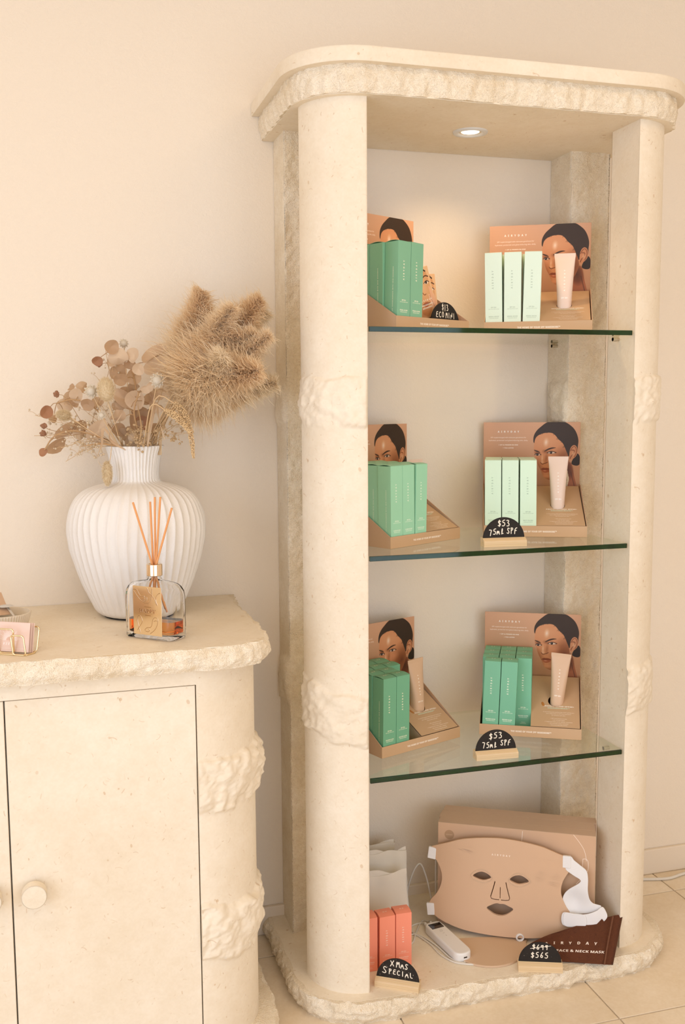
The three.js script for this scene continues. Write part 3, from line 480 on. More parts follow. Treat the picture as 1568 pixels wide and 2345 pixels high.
// ---------------------------------------------------------------- chalk signs
const GL = {     // hand-drawn letters: strokes in a unit box, y down
  '$': [[[0.85, 0.25], [0.6, 0.12], [0.25, 0.2], [0.25, 0.42], [0.6, 0.5], [0.85, 0.65], [0.7, 0.88], [0.15, 0.85]], [[0.58, 0], [0.5, 1.05]]], '1': [[[0.55, 0], [0.45, 1]]],
  '3': [[[0.2, 0.08], [0.6, 0], [0.8, 0.2], [0.4, 0.45], [0.85, 0.6], [0.75, 0.95], [0.2, 0.95]]], '5': [[[0.85, 0.02], [0.3, 0.05], [0.25, 0.42], [0.7, 0.4], [0.85, 0.7], [0.6, 0.98], [0.15, 0.92]]],
  '6': [[[0.7, 0.02], [0.3, 0.4], [0.2, 0.8], [0.5, 1], [0.8, 0.8], [0.65, 0.55], [0.3, 0.65]]], '7': [[[0.1, 0.08], [0.85, 0.05], [0.55, 0.5], [0.35, 1.05]]],
  '9': [[[0.75, 0.15], [0.4, 0.05], [0.2, 0.3], [0.45, 0.5], [0.75, 0.3], [0.75, 0.1]], [[0.75, 0.15], [0.7, 1]]], 'E': [[[0.85, 0.08], [0.4, 0.02], [0.3, 0.5], [0.1, 0.95], [0.8, 0.95]], [[0.3, 0.48], [0.75, 0.45]]],
  'C': [[[0.85, 0.15], [0.5, 0.02], [0.18, 0.4], [0.25, 0.85], [0.6, 1], [0.85, 0.88]]], 'O': [[[0.5, 0.03], [0.15, 0.4], [0.3, 0.95], [0.75, 0.9], [0.9, 0.4], [0.5, 0.03]]],
  'M': [[[0.05, 1], [0.15, 0.1], [0.3, 0.1], [0.45, 0.6], [0.65, 0.1], [0.8, 0.1], [0.95, 1]]], 'I': [[[0.5, 0.05], [0.5, 1]]], 'N': [[[0.15, 1], [0.2, 0.05], [0.8, 0.95], [0.85, 0]]],
  'm': [[[0.05, 1], [0.1, 0.5], [0.3, 0.5], [0.4, 0.95], [0.5, 0.5], [0.7, 0.5], [0.8, 1]]], 'l': [[[0.3, 1], [0.6, 0.4], [0.55, 0], [0.35, 0.5], [0.4, 0.95], [0.8, 0.9]]],
  'S': [[[0.85, 0.15], [0.5, 0], [0.2, 0.25], [0.5, 0.5], [0.8, 0.75], [0.5, 1], [0.1, 0.85]]], 'P': [[[0.25, 1.05], [0.3, 0.05]], [[0.2, 0.1], [0.7, 0], [0.85, 0.3], [0.3, 0.55]]], 'F': [[[0.9, 0.02], [0.3, 0.08], [0.2, 1]], [[0.25, 0.5], [0.75, 0.48]]],
  'X': [[[0.15, 0.05], [0.85, 0.95]], [[0.8, 0], [0.1, 1]]], 'A': [[[0.05, 1], [0.45, 0.02], [0.9, 1]], [[0.2, 0.65], [0.75, 0.62]]], 'L': [[[0.3, 0.05], [0.25, 0.9], [0.9, 0.95]]],
};
function chalk(x, text, x0, y0, w, h, seed, slope = 0) {
  const R = mulberry(seed), n = text.length, cw = w / n;
  [...text].forEach((c, i) => {
    if (!GL[c]) return; const s = ['m', 'l'].includes(c) ? 1 : 1, ox = x0 + i * cw, oy = y0 + slope * i * cw + (R() - 0.5) * h * 0.12;
    for (const st of GL[c]) { const pts = st.map(([a, b]) => [ox + (a * 0.82 + 0.05) * cw + (R() - 0.5) * 3, oy + b * h * s + (R() - 0.5) * 3]); stroke(x, pts.length > 2 ? pts : [pts[0], [(pts[0][0] + pts[1][0]) / 2, (pts[0][1] + pts[1][1]) / 2], pts[1]], 'rgba(244,232,210,.95)', 11); stroke(x, pts.length > 2 ? pts : [pts[0], pts[1]], 'rgba(255,246,228,.5)', 6); }
  });
}
function signPrint(rows, seed, dust = 0, extra) {
  const [c, x] = canvas(512, 288); x.fillStyle = '#1c140c'; x.fillRect(0, 0, 512, 288); const R = mulberry(seed);
  for (let i = 0; i < 40; i++) { x.strokeStyle = `rgba(120,104,84,${0.05 + R() * 0.08})`; x.lineWidth = 1 + R() * 2; x.beginPath(); const a = R() * 512, b = R() * 288; x.moveTo(a, b); x.lineTo(a + (R() - 0.5) * 80, b + (R() - 0.5) * 30); x.stroke(); }
  for (let i = 0; i < dust; i++) { x.fillStyle = `rgba(235,222,198,${0.3 + R() * 0.6})`; x.beginPath(); x.arc(R() * 512, R() * 288, 1 + R() * 2.6, 0, 7); x.fill(); }
  for (const [t, x0, y0, w, h, sl] of rows) chalk(x, t, x0, y0, w, h, seed + y0, sl);
  if (extra) extra(x); return c;
}
const woodTex = (() => { const [c, x] = canvas(512, 128); x.fillStyle = '#e9cda4'; x.fillRect(0, 0, 512, 128); const R = mulberry(77); for (let i = 0; i < 60; i++) { const y = R() * 128, a = 0.08 + R() * 0.2; stroke(x, [[-10, y], [130, y + (R() - 0.5) * 9], [300, y + (R() - 0.5) * 12], [522, y + (R() - 0.5) * 9]], `rgba(${185 + R() * 30 | 0},${135 + R() * 30 | 0},80,${a})`, 0.6 + R() * 2); } return c; })();
const pine = new THREE.MeshStandardMaterial({ name: 'pale pine', map: (() => { const t = tex(woodTex); t.wrapS = t.wrapT = THREE.RepeatWrapping; t.repeat.set(9, 30); return t; })(), roughness: 0.6 });
const SR = 0.049, SL = 0.101;
const boardGeo = (() => { const s = new THREE.Shape(); s.moveTo(-SR, -0.008); s.lineTo(SR, -0.008); s.lineTo(SR, 0); s.absarc(0, 0, SR, 0, Math.PI, false); s.lineTo(-SR, -0.008); const g = new THREE.ExtrudeGeometry(s, { depth: 0.0026, bevelEnabled: false, curveSegments: 48 }); g.translate(0, 0, -0.0013); return mapXY(g, -SR, -0.006, 2 * SR, 0.0551); })();
const standGeo = (() => { const pts = [[-0.0135, 0], [0.0135, 0], [0.0135, 0.0125], [0.0125, 0.0137], [0.0018, 0.0195], [0.0016, 0.0195], [0.0016, 0.008], [-0.0016, 0.008], [-0.0016, 0.0195], [-0.0125, 0.0195], [-0.0135, 0.0185]]; const s = new THREE.Shape(pts.map((p) => new THREE.Vector2(-p[0], p[1]))); const g = new THREE.ExtrudeGeometry(s, { depth: SL, bevelEnabled: false }); g.translate(0, 0, -SL / 2); g.rotateY(-Math.PI / 2); g.scale(1, 1, -1); const q = g.toNonIndexed(), P = q.attributes.position; for (let i = 0; i < P.count; i += 3) { const t = [P.getX(i), P.getY(i), P.getZ(i)]; P.setXYZ(i, P.getX(i + 1), P.getY(i + 1), P.getZ(i + 1)); P.setXYZ(i + 1, ...t); } q.computeVertexNormals(); return boxUV(q); })();
function sign(label, pos, deg, print, place) {
  const s = thing('chalk_sign', label, 'sign', pos, deg * Math.PI / 180, 'chalkboard price signs');
  part('wooden_stand', standGeo, pine, s, 'slotted pale pine stand');
  const b = part('chalkboard', boardGeo, new THREE.MeshStandardMaterial({ map: tex(print), roughness: 0.75 }), s, 'black half-round board with chalk writing'); b.position.set(0, 0.0165, 0); b.rotation.x = -0.05; return s;
}
sign('chalk sign reading $53 75ml SPF on the middle glass shelf', [0.0265, GY[1] + 0.0002, 0.3425], -6, signPrint([['$53', 176, 34, 160, 74, -0.02], ['75ml', 72, 140, 190, 70, -0.1], ['SPF', 290, 132, 136, 68, -0.02]], 3));
sign('chalk sign reading $53 75ml SPF on the lowest glass shelf', [0.0065, GY[2] + 0.0002, 0.3555], -4.5, signPrint([['$53', 164, 38, 180, 74, -0.06], ['75ml', 84, 142, 190, 70, 0], ['SPF', 312, 128, 136, 66, 0]], 9, 6));
sign('dusty chalk sign reading XMAS SPECIAL beside coral boxes', [-0.2475, YB + 0.0004, 0.3985], -33, signPrint([['X', 160, 28, 64, 66, 0], ['MAS', 236, 36, 150, 68, 0.1], ['S', 64, 108, 76, 84, 0], ['PECIAL', 142, 132, 300, 60, 0.05]], 15, 90));
sign('chalk sign with crossed-out $699 and $565 in front of brown pouch', [0.0895, YB + 0.0004, 0.4285], -21, signPrint([['$699', 156, 30, 200, 58, 0], ['$565', 140, 122, 220, 70, 0.02]], 21, 8, (x) => stroke(x, [[140, 82], [260, 60], [382, 42]], 'rgba(244,232,210,.9)', 8)));
{ const s = sign('chalk sign reading $13 ECO MINI inside the top left tray', [0, 0, 0], 0, signPrint([['$13', 196, 22, 126, 72, 0.05], ['ECO', 84, 112, 160, 68, 0.02], ['MINI', 262, 118, 176, 62, 0.04]], 27)); inTray(s, '1L', 0.062, 0.002, -0.0205, 0); }

// little printed mini boxes behind the ECO MINI sign
function miniPrint() {
  const [c, x] = canvas(256, 512); x.fillStyle = '#efbf8d'; x.fillRect(0, 0, 256, 512);
  poly(x, [[10, 30], [120, -20], [215, 30], [232, 150], [226, 280], [190, 390], [120, 440], [40, 400], [0, 300], [-10, 140]], '#e0a069');
  blob(x, 130, 180, 120, 150, 0, [[0, 'rgba(242,190,140,.8)'], [1, 'rgba(242,190,140,0)']]); blob(x, 60, 400, 150, 80, 0, [[0, 'rgba(150,80,36,.6)'], [1, 'rgba(150,80,36,0)']]);
  poly(x, [[-20, 420], [60, 440], [150, 450], [200, 400], [190, 520], [-20, 520]], '#2c1608'); stroke(x, [[20, -10], [120, -12], [205, 40]], '#3a2010', 14);
  for (const ex of [70, 190]) { stroke(x, [[ex - 46, 96], [ex - 4, 74], [ex + 40, 92]], '#5b3318', 11); poly(x, [[ex - 36, 142], [ex, 120], [ex + 36, 142], [ex, 158]], '#f2dcc6'); x.beginPath(); x.arc(ex - 4, 138, 14, 0, 7); x.fillStyle = '#3a2010'; x.fill(); stroke(x, [[ex - 38, 142], [ex, 118], [ex + 38, 140]], '#3a1e0e', 7); }
  stroke(x, [[108, 220], [125, 246], [150, 236]], 'rgba(130,64,28,.8)', 8); poly(x, [[70, 318], [120, 300], [180, 318], [124, 360]], '#b4603c'); stroke(x, [[72, 320], [124, 326], [180, 318]], '#60280f', 5);
  poly(x, [[200, 180], [222, 170], [256, 300], [256, 512], [200, 512], [205, 400], [222, 340]], '#f0b48c'); poly(x, [[176, 250], [194, 236], [250, 360], [250, 512], [210, 512], [210, 400]], '#f4bd97'); stroke(x, [[196, 258], [232, 360], [240, 440]], 'rgba(140,76,40,.6)', 5);
  spaced(x, 'AIRYDAY', 128, 290, 170, 'bold 22px sans-serif', '#fff6e8'); words(x, 'SUPERCHARGED WITH', 128, 330, '600 17px sans-serif', '#fff6e8', 180); words(x, 'SKIN GOODNESS', 128, 356, '600 17px sans-serif', '#fff6e8', 140);
  return c;
}
const miniMat = new THREE.MeshStandardMaterial({ map: tex(miniPrint()), roughness: 0.45 }), miniGeo = mapXY(rbox(0.062, 0.128, 0.014, 0.0006, 0, 0, 0, 1), -0.031, -0.064, 0.062, 0.128);
[['small face-printed box tilted left behind the ECO MINI sign', 0.0155, 0.078, -0.047, 0.29], ['small face-printed box rightmost behind the ECO MINI sign', 0.0525, 0.0695, -0.0685, 0.09]].forEach(([l, x, y, z, rz]) => { const m = new THREE.Mesh(miniGeo, miniMat); m.name = numbered('mini_carton'); tag(m, l, 'carton', 'mini cartons with face print'); scene.add(m); inTray(m, '1L', x, y, z, 0, -0.06, rz); });

// ---------------------------------------------------------------- bottom of the shelf
const FY = YB + 0.0005;
{ // coral boxes
  const cm = cardMat('#ff9a7b', '#ffd9c4', 'MINI', 0.13), g = cartonGeo(0.0385, 0.1285, 0.0375), f = flapGeo(0.0385, 0.0375);
  [['left coral box, partly hidden by the round stone post', -0.2897, 0.3055], ['middle of the three coral boxes on the stone base', -0.2478, 0.3075], ['right coral box, tallest looking of the three on stone base', -0.2055, 0.3045]].forEach(([l, x, z], i) => { const c = thing('coral_box', l.replace(', tallest looking', ''), 'carton', [x, FY, z], [0.02, 0.05, -0.03][i], 'coral boxes'); part('box_body', g, cm, c); const t = part('top_flap', f, cm, c); t.position.y = 0.1284; });
}
{ // translucent paper bags standing one behind the other
  const bm = new THREE.MeshPhysicalMaterial({ name: 'glassine paper', color: lin(0.92, 0.85, 0.73), roughness: 0.85, transmission: 0.3, thickness: 0 });
  [['front one of the three white paper bags behind coral boxes', -0.222, 0.2, 0.0, 0.152, 0.15, 3], ['middle one of the three white paper bags behind coral boxes', -0.212, 0.15, 0.02, 0.18, 0.168, 7], ['rearmost of the three white paper bags behind coral boxes', -0.234, 0.098, 0.0, 0.178, 0.182, 11]].forEach(([l, x, z, a, h, w, sd]) => {
    const B = thing('paper_bag', l, 'paper bag', [x, FY, z], a, 'white paper bags');
    const sheet = (off, top) => { const rows = [], n = 16, m = 18; for (let i = 0; i <= n; i++) { const t = i / n, row = []; for (let j = 0; j <= m; j++) { const u = j / m - 0.5, wv = 0.004 * noise(u * 7 + sd, t * 5, off * 900) + 0.010 * smooth(0.75, 1, t) * noise(u * 5 + sd, t * 3, sd); row.push([u * w * (1 + 0.04 * smooth(0.7, 1, t) * Math.sign(u)), t * (h + top + 0.012 * noise(u * 4 + sd, 3, off * 70)), -0.035 * t + off * (1 - 0.8 * t) + wv]); } rows.push(row); } return rows; };
    const A = sheet(0.009, 0), C = sheet(-0.009, 0.004);
    part('bag_front', skin(A, false), bm, B); part('bag_back', skin(C, false), bm, B);
    part('bag_gusset', skin([A.map((r) => r[0]), C.map((r) => r[0])], false), bm, B); part('bag_gusset', skin([A.map((r) => r[r.length - 1]), C.map((r) => r[r.length - 1])], false), bm, B);
  });
}
// stack of mask boxes, standing on edge
const BX = [0.107, FY, 0.2597], BA = -30 * Math.PI / 180;
const tanCard = new THREE.MeshStandardMaterial({ name: 'tan rigid box', color: lin(0.63, 0.43, 0.29), roughness: 0.55 });
function boxPrint() { const [c, x] = canvas(1024, 704); x.fillStyle = '#d2ab88'; x.fillRect(0, 0, 1024, 704); x.fillStyle = '#b58f6a'; x.beginPath(); x.arc(74, 80, 32, 0, 7); x.fill(); words(x, 'AIRYDAY', 74, 80, '11px sans-serif', '#d9b998', 46); const ink = 'rgba(255,240,224,.85)'; stroke(x, [[556, 10], [552, 60], [548, 120]], ink, 3); stroke(x, [[880, 0], [940, 70], [962, 130], [966, 170]], ink, 3); stroke(x, [[944, 158], [968, 152], [980, 180], [978, 236], [962, 250], [940, 244], [944, 160]], ink, 3); stroke(x, [[962, 250], [930, 300], [905, 330]], ink, 3); return c; }
const boxFront = new THREE.MeshStandardMaterial({ map: tex(boxPrint()), roughness: 0.5 });
['front one of three tan mask boxes standing behind the mask', 'middle one of three tan mask boxes standing behind the mask', 'rear one of three tan mask boxes standing behind the mask'].forEach((l, i) => {
  const B = thing('mask_box', l, 'box', BX, BA, 'tan mask boxes');
  const d = [0.036, 0.045, 0.036][i], z = [-0.018, -0.0592, -0.1004][i], x = [0, -0.002, 0.0015][i], h = 0.2645 - i * 0.0012;
  part('box_lid', rbox(0.3815, h, d * 0.62, 0.001, x, h / 2, z + d * 0.19, 1), i ? tanCard : tanCard, B);
  part('box_tray', rbox(0.3795, h - 0.001, d * 0.37, 0.001, x, h / 2 - 0.0003, z - d * 0.31, 1), tanCard, B);
  if (!i) part('lid_print', mapXY(rbox(0.3805, h - 0.001, 0.0006, 0.0002, x, h / 2, 0.0003, 1), -0.19 + x, 0, 0.381, h), boxFront, B, 'tan print with round seal and white line drawing');
});
// LED face mask leaning on the boxes
const mm = (v) => v / 1000;
function smoothShape(pts, cls = THREE.Shape) { const c = new THREE.CatmullRomCurve3(pts.map((p) => new THREE.Vector3(mm(p[0]), mm(p[1]), 0)), true, 'catmullrom', 0.5); return new cls(c.getPoints(pts.length * 5).slice(0, -1).map((p) => new THREE.Vector2(p.x, p.y))); }
function bend(g, f) { const p = g.attributes.position; for (let i = 0; i < p.count; i++) p.setZ(i, p.getZ(i) + f(p.getX(i), p.getY(i))); g.computeVertexNormals(); return g; }
function subdivide(g, max) {            // split long edges so that a flat extrusion can be bent
  let q = g.index ? g.toNonIndexed() : g;
  for (let pass = 0; pass < 6; pass++) {
    const P = q.attributes.position, out = []; let split = false; const v = (i) => new THREE.Vector3().fromBufferAttribute(P, i);
    for (let i = 0; i < P.count; i += 3) {
      const t = [v(i), v(i + 1), v(i + 2)], L = [t[0].distanceTo(t[1]), t[1].distanceTo(t[2]), t[2].distanceTo(t[0])], k = L.indexOf(Math.max(...L));
      if (L[k] > max) { split = true; const a = t[k], b = t[(k + 1) % 3], c = t[(k + 2) % 3], m = a.clone().add(b).multiplyScalar(0.5); out.push(a, m, c, m, b, c); } else out.push(...t);
    }
    q = new THREE.BufferGeometry().setFromPoints(out); if (!split) break;
  }
  q.computeVertexNormals(); q.setAttribute('uv', new THREE.BufferAttribute(new Float32Array(q.attributes.position.count * 2), 2)); return q;
}
const maskCurve = (x) => -0.55 * Math.max(0, Math.abs(x) - 0.06) ** 2 * 2.2;
function maskPrint() { const [c, x] = canvas(1024, 704); x.fillStyle = '#d6af8b'; x.fillRect(0, 0, 1024, 704); spaced(x, 'AIRYDAY', 512, 118, 128, '600 18px sans-serif', '#f7e3d0'); return c; }
const silicone = new THREE.MeshPhysicalMaterial({ name: 'tan silicone', map: tex(maskPrint()), roughness: 0.55, sheen: 0.2 });
const siliconePlain = new THREE.MeshPhysicalMaterial({ name: 'tan silicone plain', color: lin(0.66, 0.45, 0.285), roughness: 0.55, sheen: 0.2 });
const ribbon = new THREE.MeshStandardMaterial({ name: 'white elastic', color: lin(0.84, 0.8, 0.76), roughness: 0.7, side: THREE.DoubleSide });
const maskRoot = thing('led_face_mask', 'tan silicone face mask with eye, nose and mouth cut-outs and white straps', 'face mask', BX, BA);
{
  const M = new THREE.Group(); M.name = 'mask_shell'; M.position.set(-0.0325, 0.0102, 0.0445); M.rotation.x = -5.57 * Math.PI / 180; maskRoot.add(M);
  const half = [[0, 238], [55, 234], [98, 226], [132, 213], [158, 203], [172, 196], [172, 186], [158, 166], [147, 146], [143, 126], [146, 106], [156, 84], [170, 66], [175, 52], [170, 38], [148, 22], [100, 8], [50, 2]];
  const ol = [...half, [0, 0], ...half.slice(1).reverse().map(([x, y]) => [-x, y])];
  const s = smoothShape(ol);
  const eye = (sx) => smoothShape([[sx * 22, 141], [sx * 31, 150], [sx * 45, 154], [sx * 58, 150], [sx * 68, 141], [sx * 57, 135], [sx * 43, 132], [sx * 31, 135]], THREE.Path);
  s.holes.push(eye(-1), eye(1), smoothShape([[-32, 66], [-20, 75], [-8, 80], [0, 79], [8, 80], [20, 76], [32, 69], [20, 57], [7, 51], [-8, 51], [-20, 56]], THREE.Path));
  const slot = (pts, w) => { const a = [], b = []; pts.forEach((p, i) => { const q = pts[Math.max(0, i - 1)], r = pts[Math.min(pts.length - 1, i + 1)], dx = r[0] - q[0], dy = r[1] - q[1], l = Math.hypot(dx, dy); a.push([p[0] - dy / l * w, p[1] + dx / l * w]); b.unshift([p[0] + dy / l * w, p[1] - dx / l * w]); }); const P = new THREE.Path([...a, ...b].map(([x, y]) => new THREE.Vector2(mm(x), mm(y)))); s.holes.push(P); };
  slot([[-13, 133], [-16, 120], [-21, 102], [-23, 95], [-21, 90.5], [-12, 89], [-2.2, 89]], 1.1); slot([[13, 133], [16, 120], [21, 102], [23, 95], [21, 90.5], [12, 89], [2.2, 89]], 1.1); slot([[0, 120], [0, 106], [0, 93]], 0.9);
  let g = new THREE.ExtrudeGeometry(s, { depth: 0.004, bevelEnabled: true, bevelThickness: 0.001, bevelSize: 0.001, bevelSegments: 2, curveSegments: 6 });
  g = subdivide(g, 0.022); mapXY(g, -0.18, 0, 0.36, 0.238); { const N = g.attributes.normal.clone(); bend(g, maskCurve); const P = g.attributes.position, M2 = g.attributes.normal; for (let i = 0; i < P.count; i++) if (Math.abs(N.getZ(i)) > 0.9) { const x = P.getX(i), dz = (maskCurve(x + 1e-4) - maskCurve(x - 1e-4)) / 2e-4, l = Math.hypot(dz, 1) * Math.sign(N.getZ(i)); M2.setXYZ(i, -dz / l, 0, 1 / l); } } part('silicone_shell', g, silicone, M);
  for (const sx of [-1, 1]) { const pts = [[20, 140], [31, 154], [45, 159], [60, 154], [72, 141], [58, 130], [43, 127], [30, 130]].map(([x, y]) => new THREE.Vector3(mm(sx * x), mm(y), 0.0052 + maskCurve(mm(x)))); part('eye_rim', new THREE.TubeGeometry(new THREE.CatmullRomCurve3(pts, true), 60, 0.0011, 8, true), siliconePlain, M); }
  // strap tabs folded round the four corners
  const tab = (x, y, w, h, rz, rest) => { const t = part('strap_tab', rbox(mm(w), mm(h), 0.009, 0.002, 0, 0, 0), ribbon, M, 'white folded strap tab'); t.position.set(mm(x), mm(y), 0.003 + maskCurve(mm(x))); t.rotation.z = rz; };
  tab(-170, 182, 21, 29, -0.12); tab(-171, 42, 20, 30, 0.12); tab(156, 194, 20, 29, 0);
  const cloth = (pts, th, z) => { let q = new THREE.ExtrudeGeometry(smoothShape(pts), { depth: th, bevelEnabled: true, bevelThickness: 0.0005, bevelSize: 0.0005, bevelSegments: 1 }); q = subdivide(q, 0.012); const P = q.attributes.position; const keep = q.attributes.normal.clone(); for (let i = 0; i < P.count; i++) P.setZ(i, P.getZ(i) + z(P.getX(i) * 1000, P.getY(i) * 1000) / 1000); q.computeVertexNormals(); const N = q.attributes.normal, e = 0.5; for (let i = 0; i < P.count; i++) if (Math.abs(keep.getZ(i)) > 0.9) { const x = P.getX(i) * 1000, y = P.getY(i) * 1000, dx = (z(x + e, y) - z(x - e, y)) / (2 * e), dy = (z(x, y + e) - z(x, y - e)) / (2 * e), l = Math.hypot(dx, dy, 1) * Math.sign(keep.getZ(i)); N.setXYZ(i, -dx / l, -dy / l, 1 / l); } return q; };
  part('neck_panel', cloth([[154, 177], [160, 196], [166, 207], [173, 199], [188, 188], [202, 177], [206, 159], [206, 133], [210, 112], [219, 102], [238, 97], [219, 81], [190, 72], [163, 70], [150, 92], [150, 109], [161, 126], [190, 151], [172, 164]], 0.0012, (x, y) => -7 - 12 * Math.exp(-(((x - 178) / 26) ** 2) - ((y - 98) / 26) ** 2) + 5 * Math.sin((y - 60) / 38) * smooth(150, 215, x)), ribbon, M, 'white strap widening into a curved panel');
  part('lower_strap', cloth([[150, 74], [178, 74], [205, 78], [228, 88], [240, 97], [248, 88], [252, 73], [239, 60], [205, 51], [178, 47], [150, 46]], 0.0014, (x) => 3 + 3 * smooth(150, 190, x) - 9 * smooth(205, 255, x) ** 2), ribbon, M, 'white lower strap');
  part('strap_end', cloth([[153, 74], [175, 76], [194, 77], [202, 74], [205, 63], [203, 52], [194, 48.5], [155, 45]], 0.0014, (x) => 5.2 + 3 * smooth(150, 190, x)), ribbon, M);
}
// neck piece lying flat in front
{
  const N = thing('neck_mask_piece', 'tan silicone neck piece lying flat on stone base below the mask', 'neck mask', [0.018, FY + 0.0002, 0.29], BA + 0.27);
  const s = smoothShape([[-88, -10], [-92, 22], [-84, 55], [-62, 84], [-28, 102], [8, 105], [42, 94], [70, 70], [88, 38], [94, 10], [90, -14], [0, -20]]);
  const g = new THREE.ExtrudeGeometry(s, { depth: 0.0035, bevelEnabled: true, bevelThickness: 0.0008, bevelSize: 0.0008, bevelSegments: 2 }); g.rotateX(Math.PI / 2); g.translate(0, 0.0043, 0); part('silicone_pad', g, siliconePlain, N);
  part('strap_loop', new THREE.TorusGeometry(0.008, 0.0022, 10, 28).scale(1, 1, 2.2).translate(0.082, 0.013, -0.001), ribbon, N, 'small white strap loop');
}
// hand controller with screen
const wp = new THREE.MeshPhysicalMaterial({ name: 'white plastic', color: lin(0.85, 0.81, 0.75), roughness: 0.3, clearcoat: 0.3 });
const blk = new THREE.MeshPhysicalMaterial({ name: 'black screen', color: lin(0.012, 0.009, 0.007), roughness: 0.12, clearcoat: 0.6 });
{
  const C = thing('mask_controller', 'white hand controller with black screen lying on stone base', 'controller', [-0.0745, FY + 0.0002, 0.272], 0.15);
  const s = new THREE.Shape(), w = 0.0205, L = 0.0775; s.moveTo(-w, -L + 0.014); s.quadraticCurveTo(-w, -L, -w + 0.012, -L); s.lineTo(w - 0.012, -L); s.quadraticCurveTo(w, -L, w, -L + 0.014); s.lineTo(w, L - 0.02); s.quadraticCurveTo(w, L, 0, L); s.quadraticCurveTo(-w, L, -w, L - 0.02); s.lineTo(-w, -L + 0.014);
  const g = new THREE.ExtrudeGeometry(s, { depth: 0.012, bevelEnabled: true, bevelThickness: 0.005, bevelSize: 0.004, bevelOffset: -0.002, bevelSegments: 6, curveSegments: 10 }); g.rotateX(-Math.PI / 2); g.scale(1, 1, -1); const q = g.toNonIndexed(), P = q.attributes.position; for (let i = 0; i < P.count; i += 3) { const t = [P.getX(i), P.getY(i), P.getZ(i)]; P.setXYZ(i, P.getX(i + 1), P.getY(i + 1), P.getZ(i + 1)); P.setXYZ(i + 1, ...t); } q.translate(0, 0.005, 0); q.computeVertexNormals(); part('shell', q, wp, C);
  part('screen', rbox(0.033, 0.0012, 0.023, 0.0005, 0, 0.0222, -0.057), blk, C, 'glossy black screen');
  const grey = new THREE.MeshStandardMaterial({ color: lin(0.45, 0.4, 0.33), roughness: 0.5 });
  part('button_mark', new THREE.TorusGeometry(0.0033, 0.0003, 6, 24).rotateX(Math.PI / 2).translate(0, 0.0222, -0.032), grey, C); part('button_mark', box(0.005, 0.0005, 0.0006, 0, 0.0222, -0.02), grey, C); part('button_mark', box(0.0006, 0.0005, 0.005, 0, 0.0222, -0.008), grey, C);
  part('charging_port', rbox(0.009, 0.0032, 0.001, 0.0004, 0, 0.0115, 0.0795), blk, C);
  for (const x of [-0.009, 0.006]) part('cable_plug', new THREE.CapsuleGeometry(0.0042, 0.012, 6, 14).rotateX(Math.PI / 2).translate(x, 0.011, -0.087), wp, C);
}
const cordMat = new THREE.MeshStandardMaterial({ name: 'white cable', color: lin(0.78, 0.71, 0.6), roughness: 0.5 });
function cord(label, pts, r, group) { const m = new THREE.Mesh(tube(pts, r, 90, 8), cordMat); m.name = numbered('white_cable'); tag(m, label, 'cable', group); scene.add(m); }
const cy = FY + 0.0023;
cord('white cable looping on stone base left of the controller', [[-0.093, cy + 0.008, 0.174], [-0.104, cy, 0.158], [-0.128, cy, 0.165], [-0.136, cy, 0.19], [-0.124, cy, 0.225], [-0.113, cy, 0.262], [-0.108, cy, 0.305], [-0.09, cy, 0.345], [-0.065, cy, 0.362], [-0.0415, cy, 0.372]], 0.0022, 'controller cables');
cord('white cable passing under the controller on stone base', [[-0.083, cy + 0.008, 0.171], [-0.095, cy, 0.15], [-0.13, cy, 0.2], [-0.15, cy, 0.235], [-0.168, cy, 0.243], [-0.175, cy, 0.225], [-0.16, cy, 0.205], [-0.128, cy, 0.208], [-0.105, cy + 0.001, 0.262], [-0.092, cy, 0.325], [-0.08, cy, 0.349], [-0.066, cy, 0.354], [-0.055, cy, 0.345]], 0.002, 'controller cables');
cord('white cable standing up against wall between paper bags and mask', [[-0.052, cy, 0.15], [-0.058, 0.09, 0.12], [-0.062, 0.135, 0.095], [-0.072, 0.165, 0.08], [-0.088, 0.155, 0.08], [-0.1, 0.12, 0.075], [-0.106, 0.09, 0.07]], 0.0024, 'controller cables');
cord('white cable hanging straight down beside the left edge of mask boxes', [[-0.0445, 0.2, 0.116], [-0.0448, 0.14, 0.116], [-0.0448, 0.08, 0.118], [-0.0445, cy, 0.122]], 0.0022, 'controller cables');
cord('white power cable on floor tiles along the baseboard', [[0.5, 0.0045, 0.03], [0.59, 0.0045, 0.033], [0.64, 0.0045, 0.046], [0.69, 0.0045, 0.055], [0.75, 0.0045, 0.042], [0.86, 0.0045, 0.03], [1.1, 0.0045, 0.05]], 0.0042);
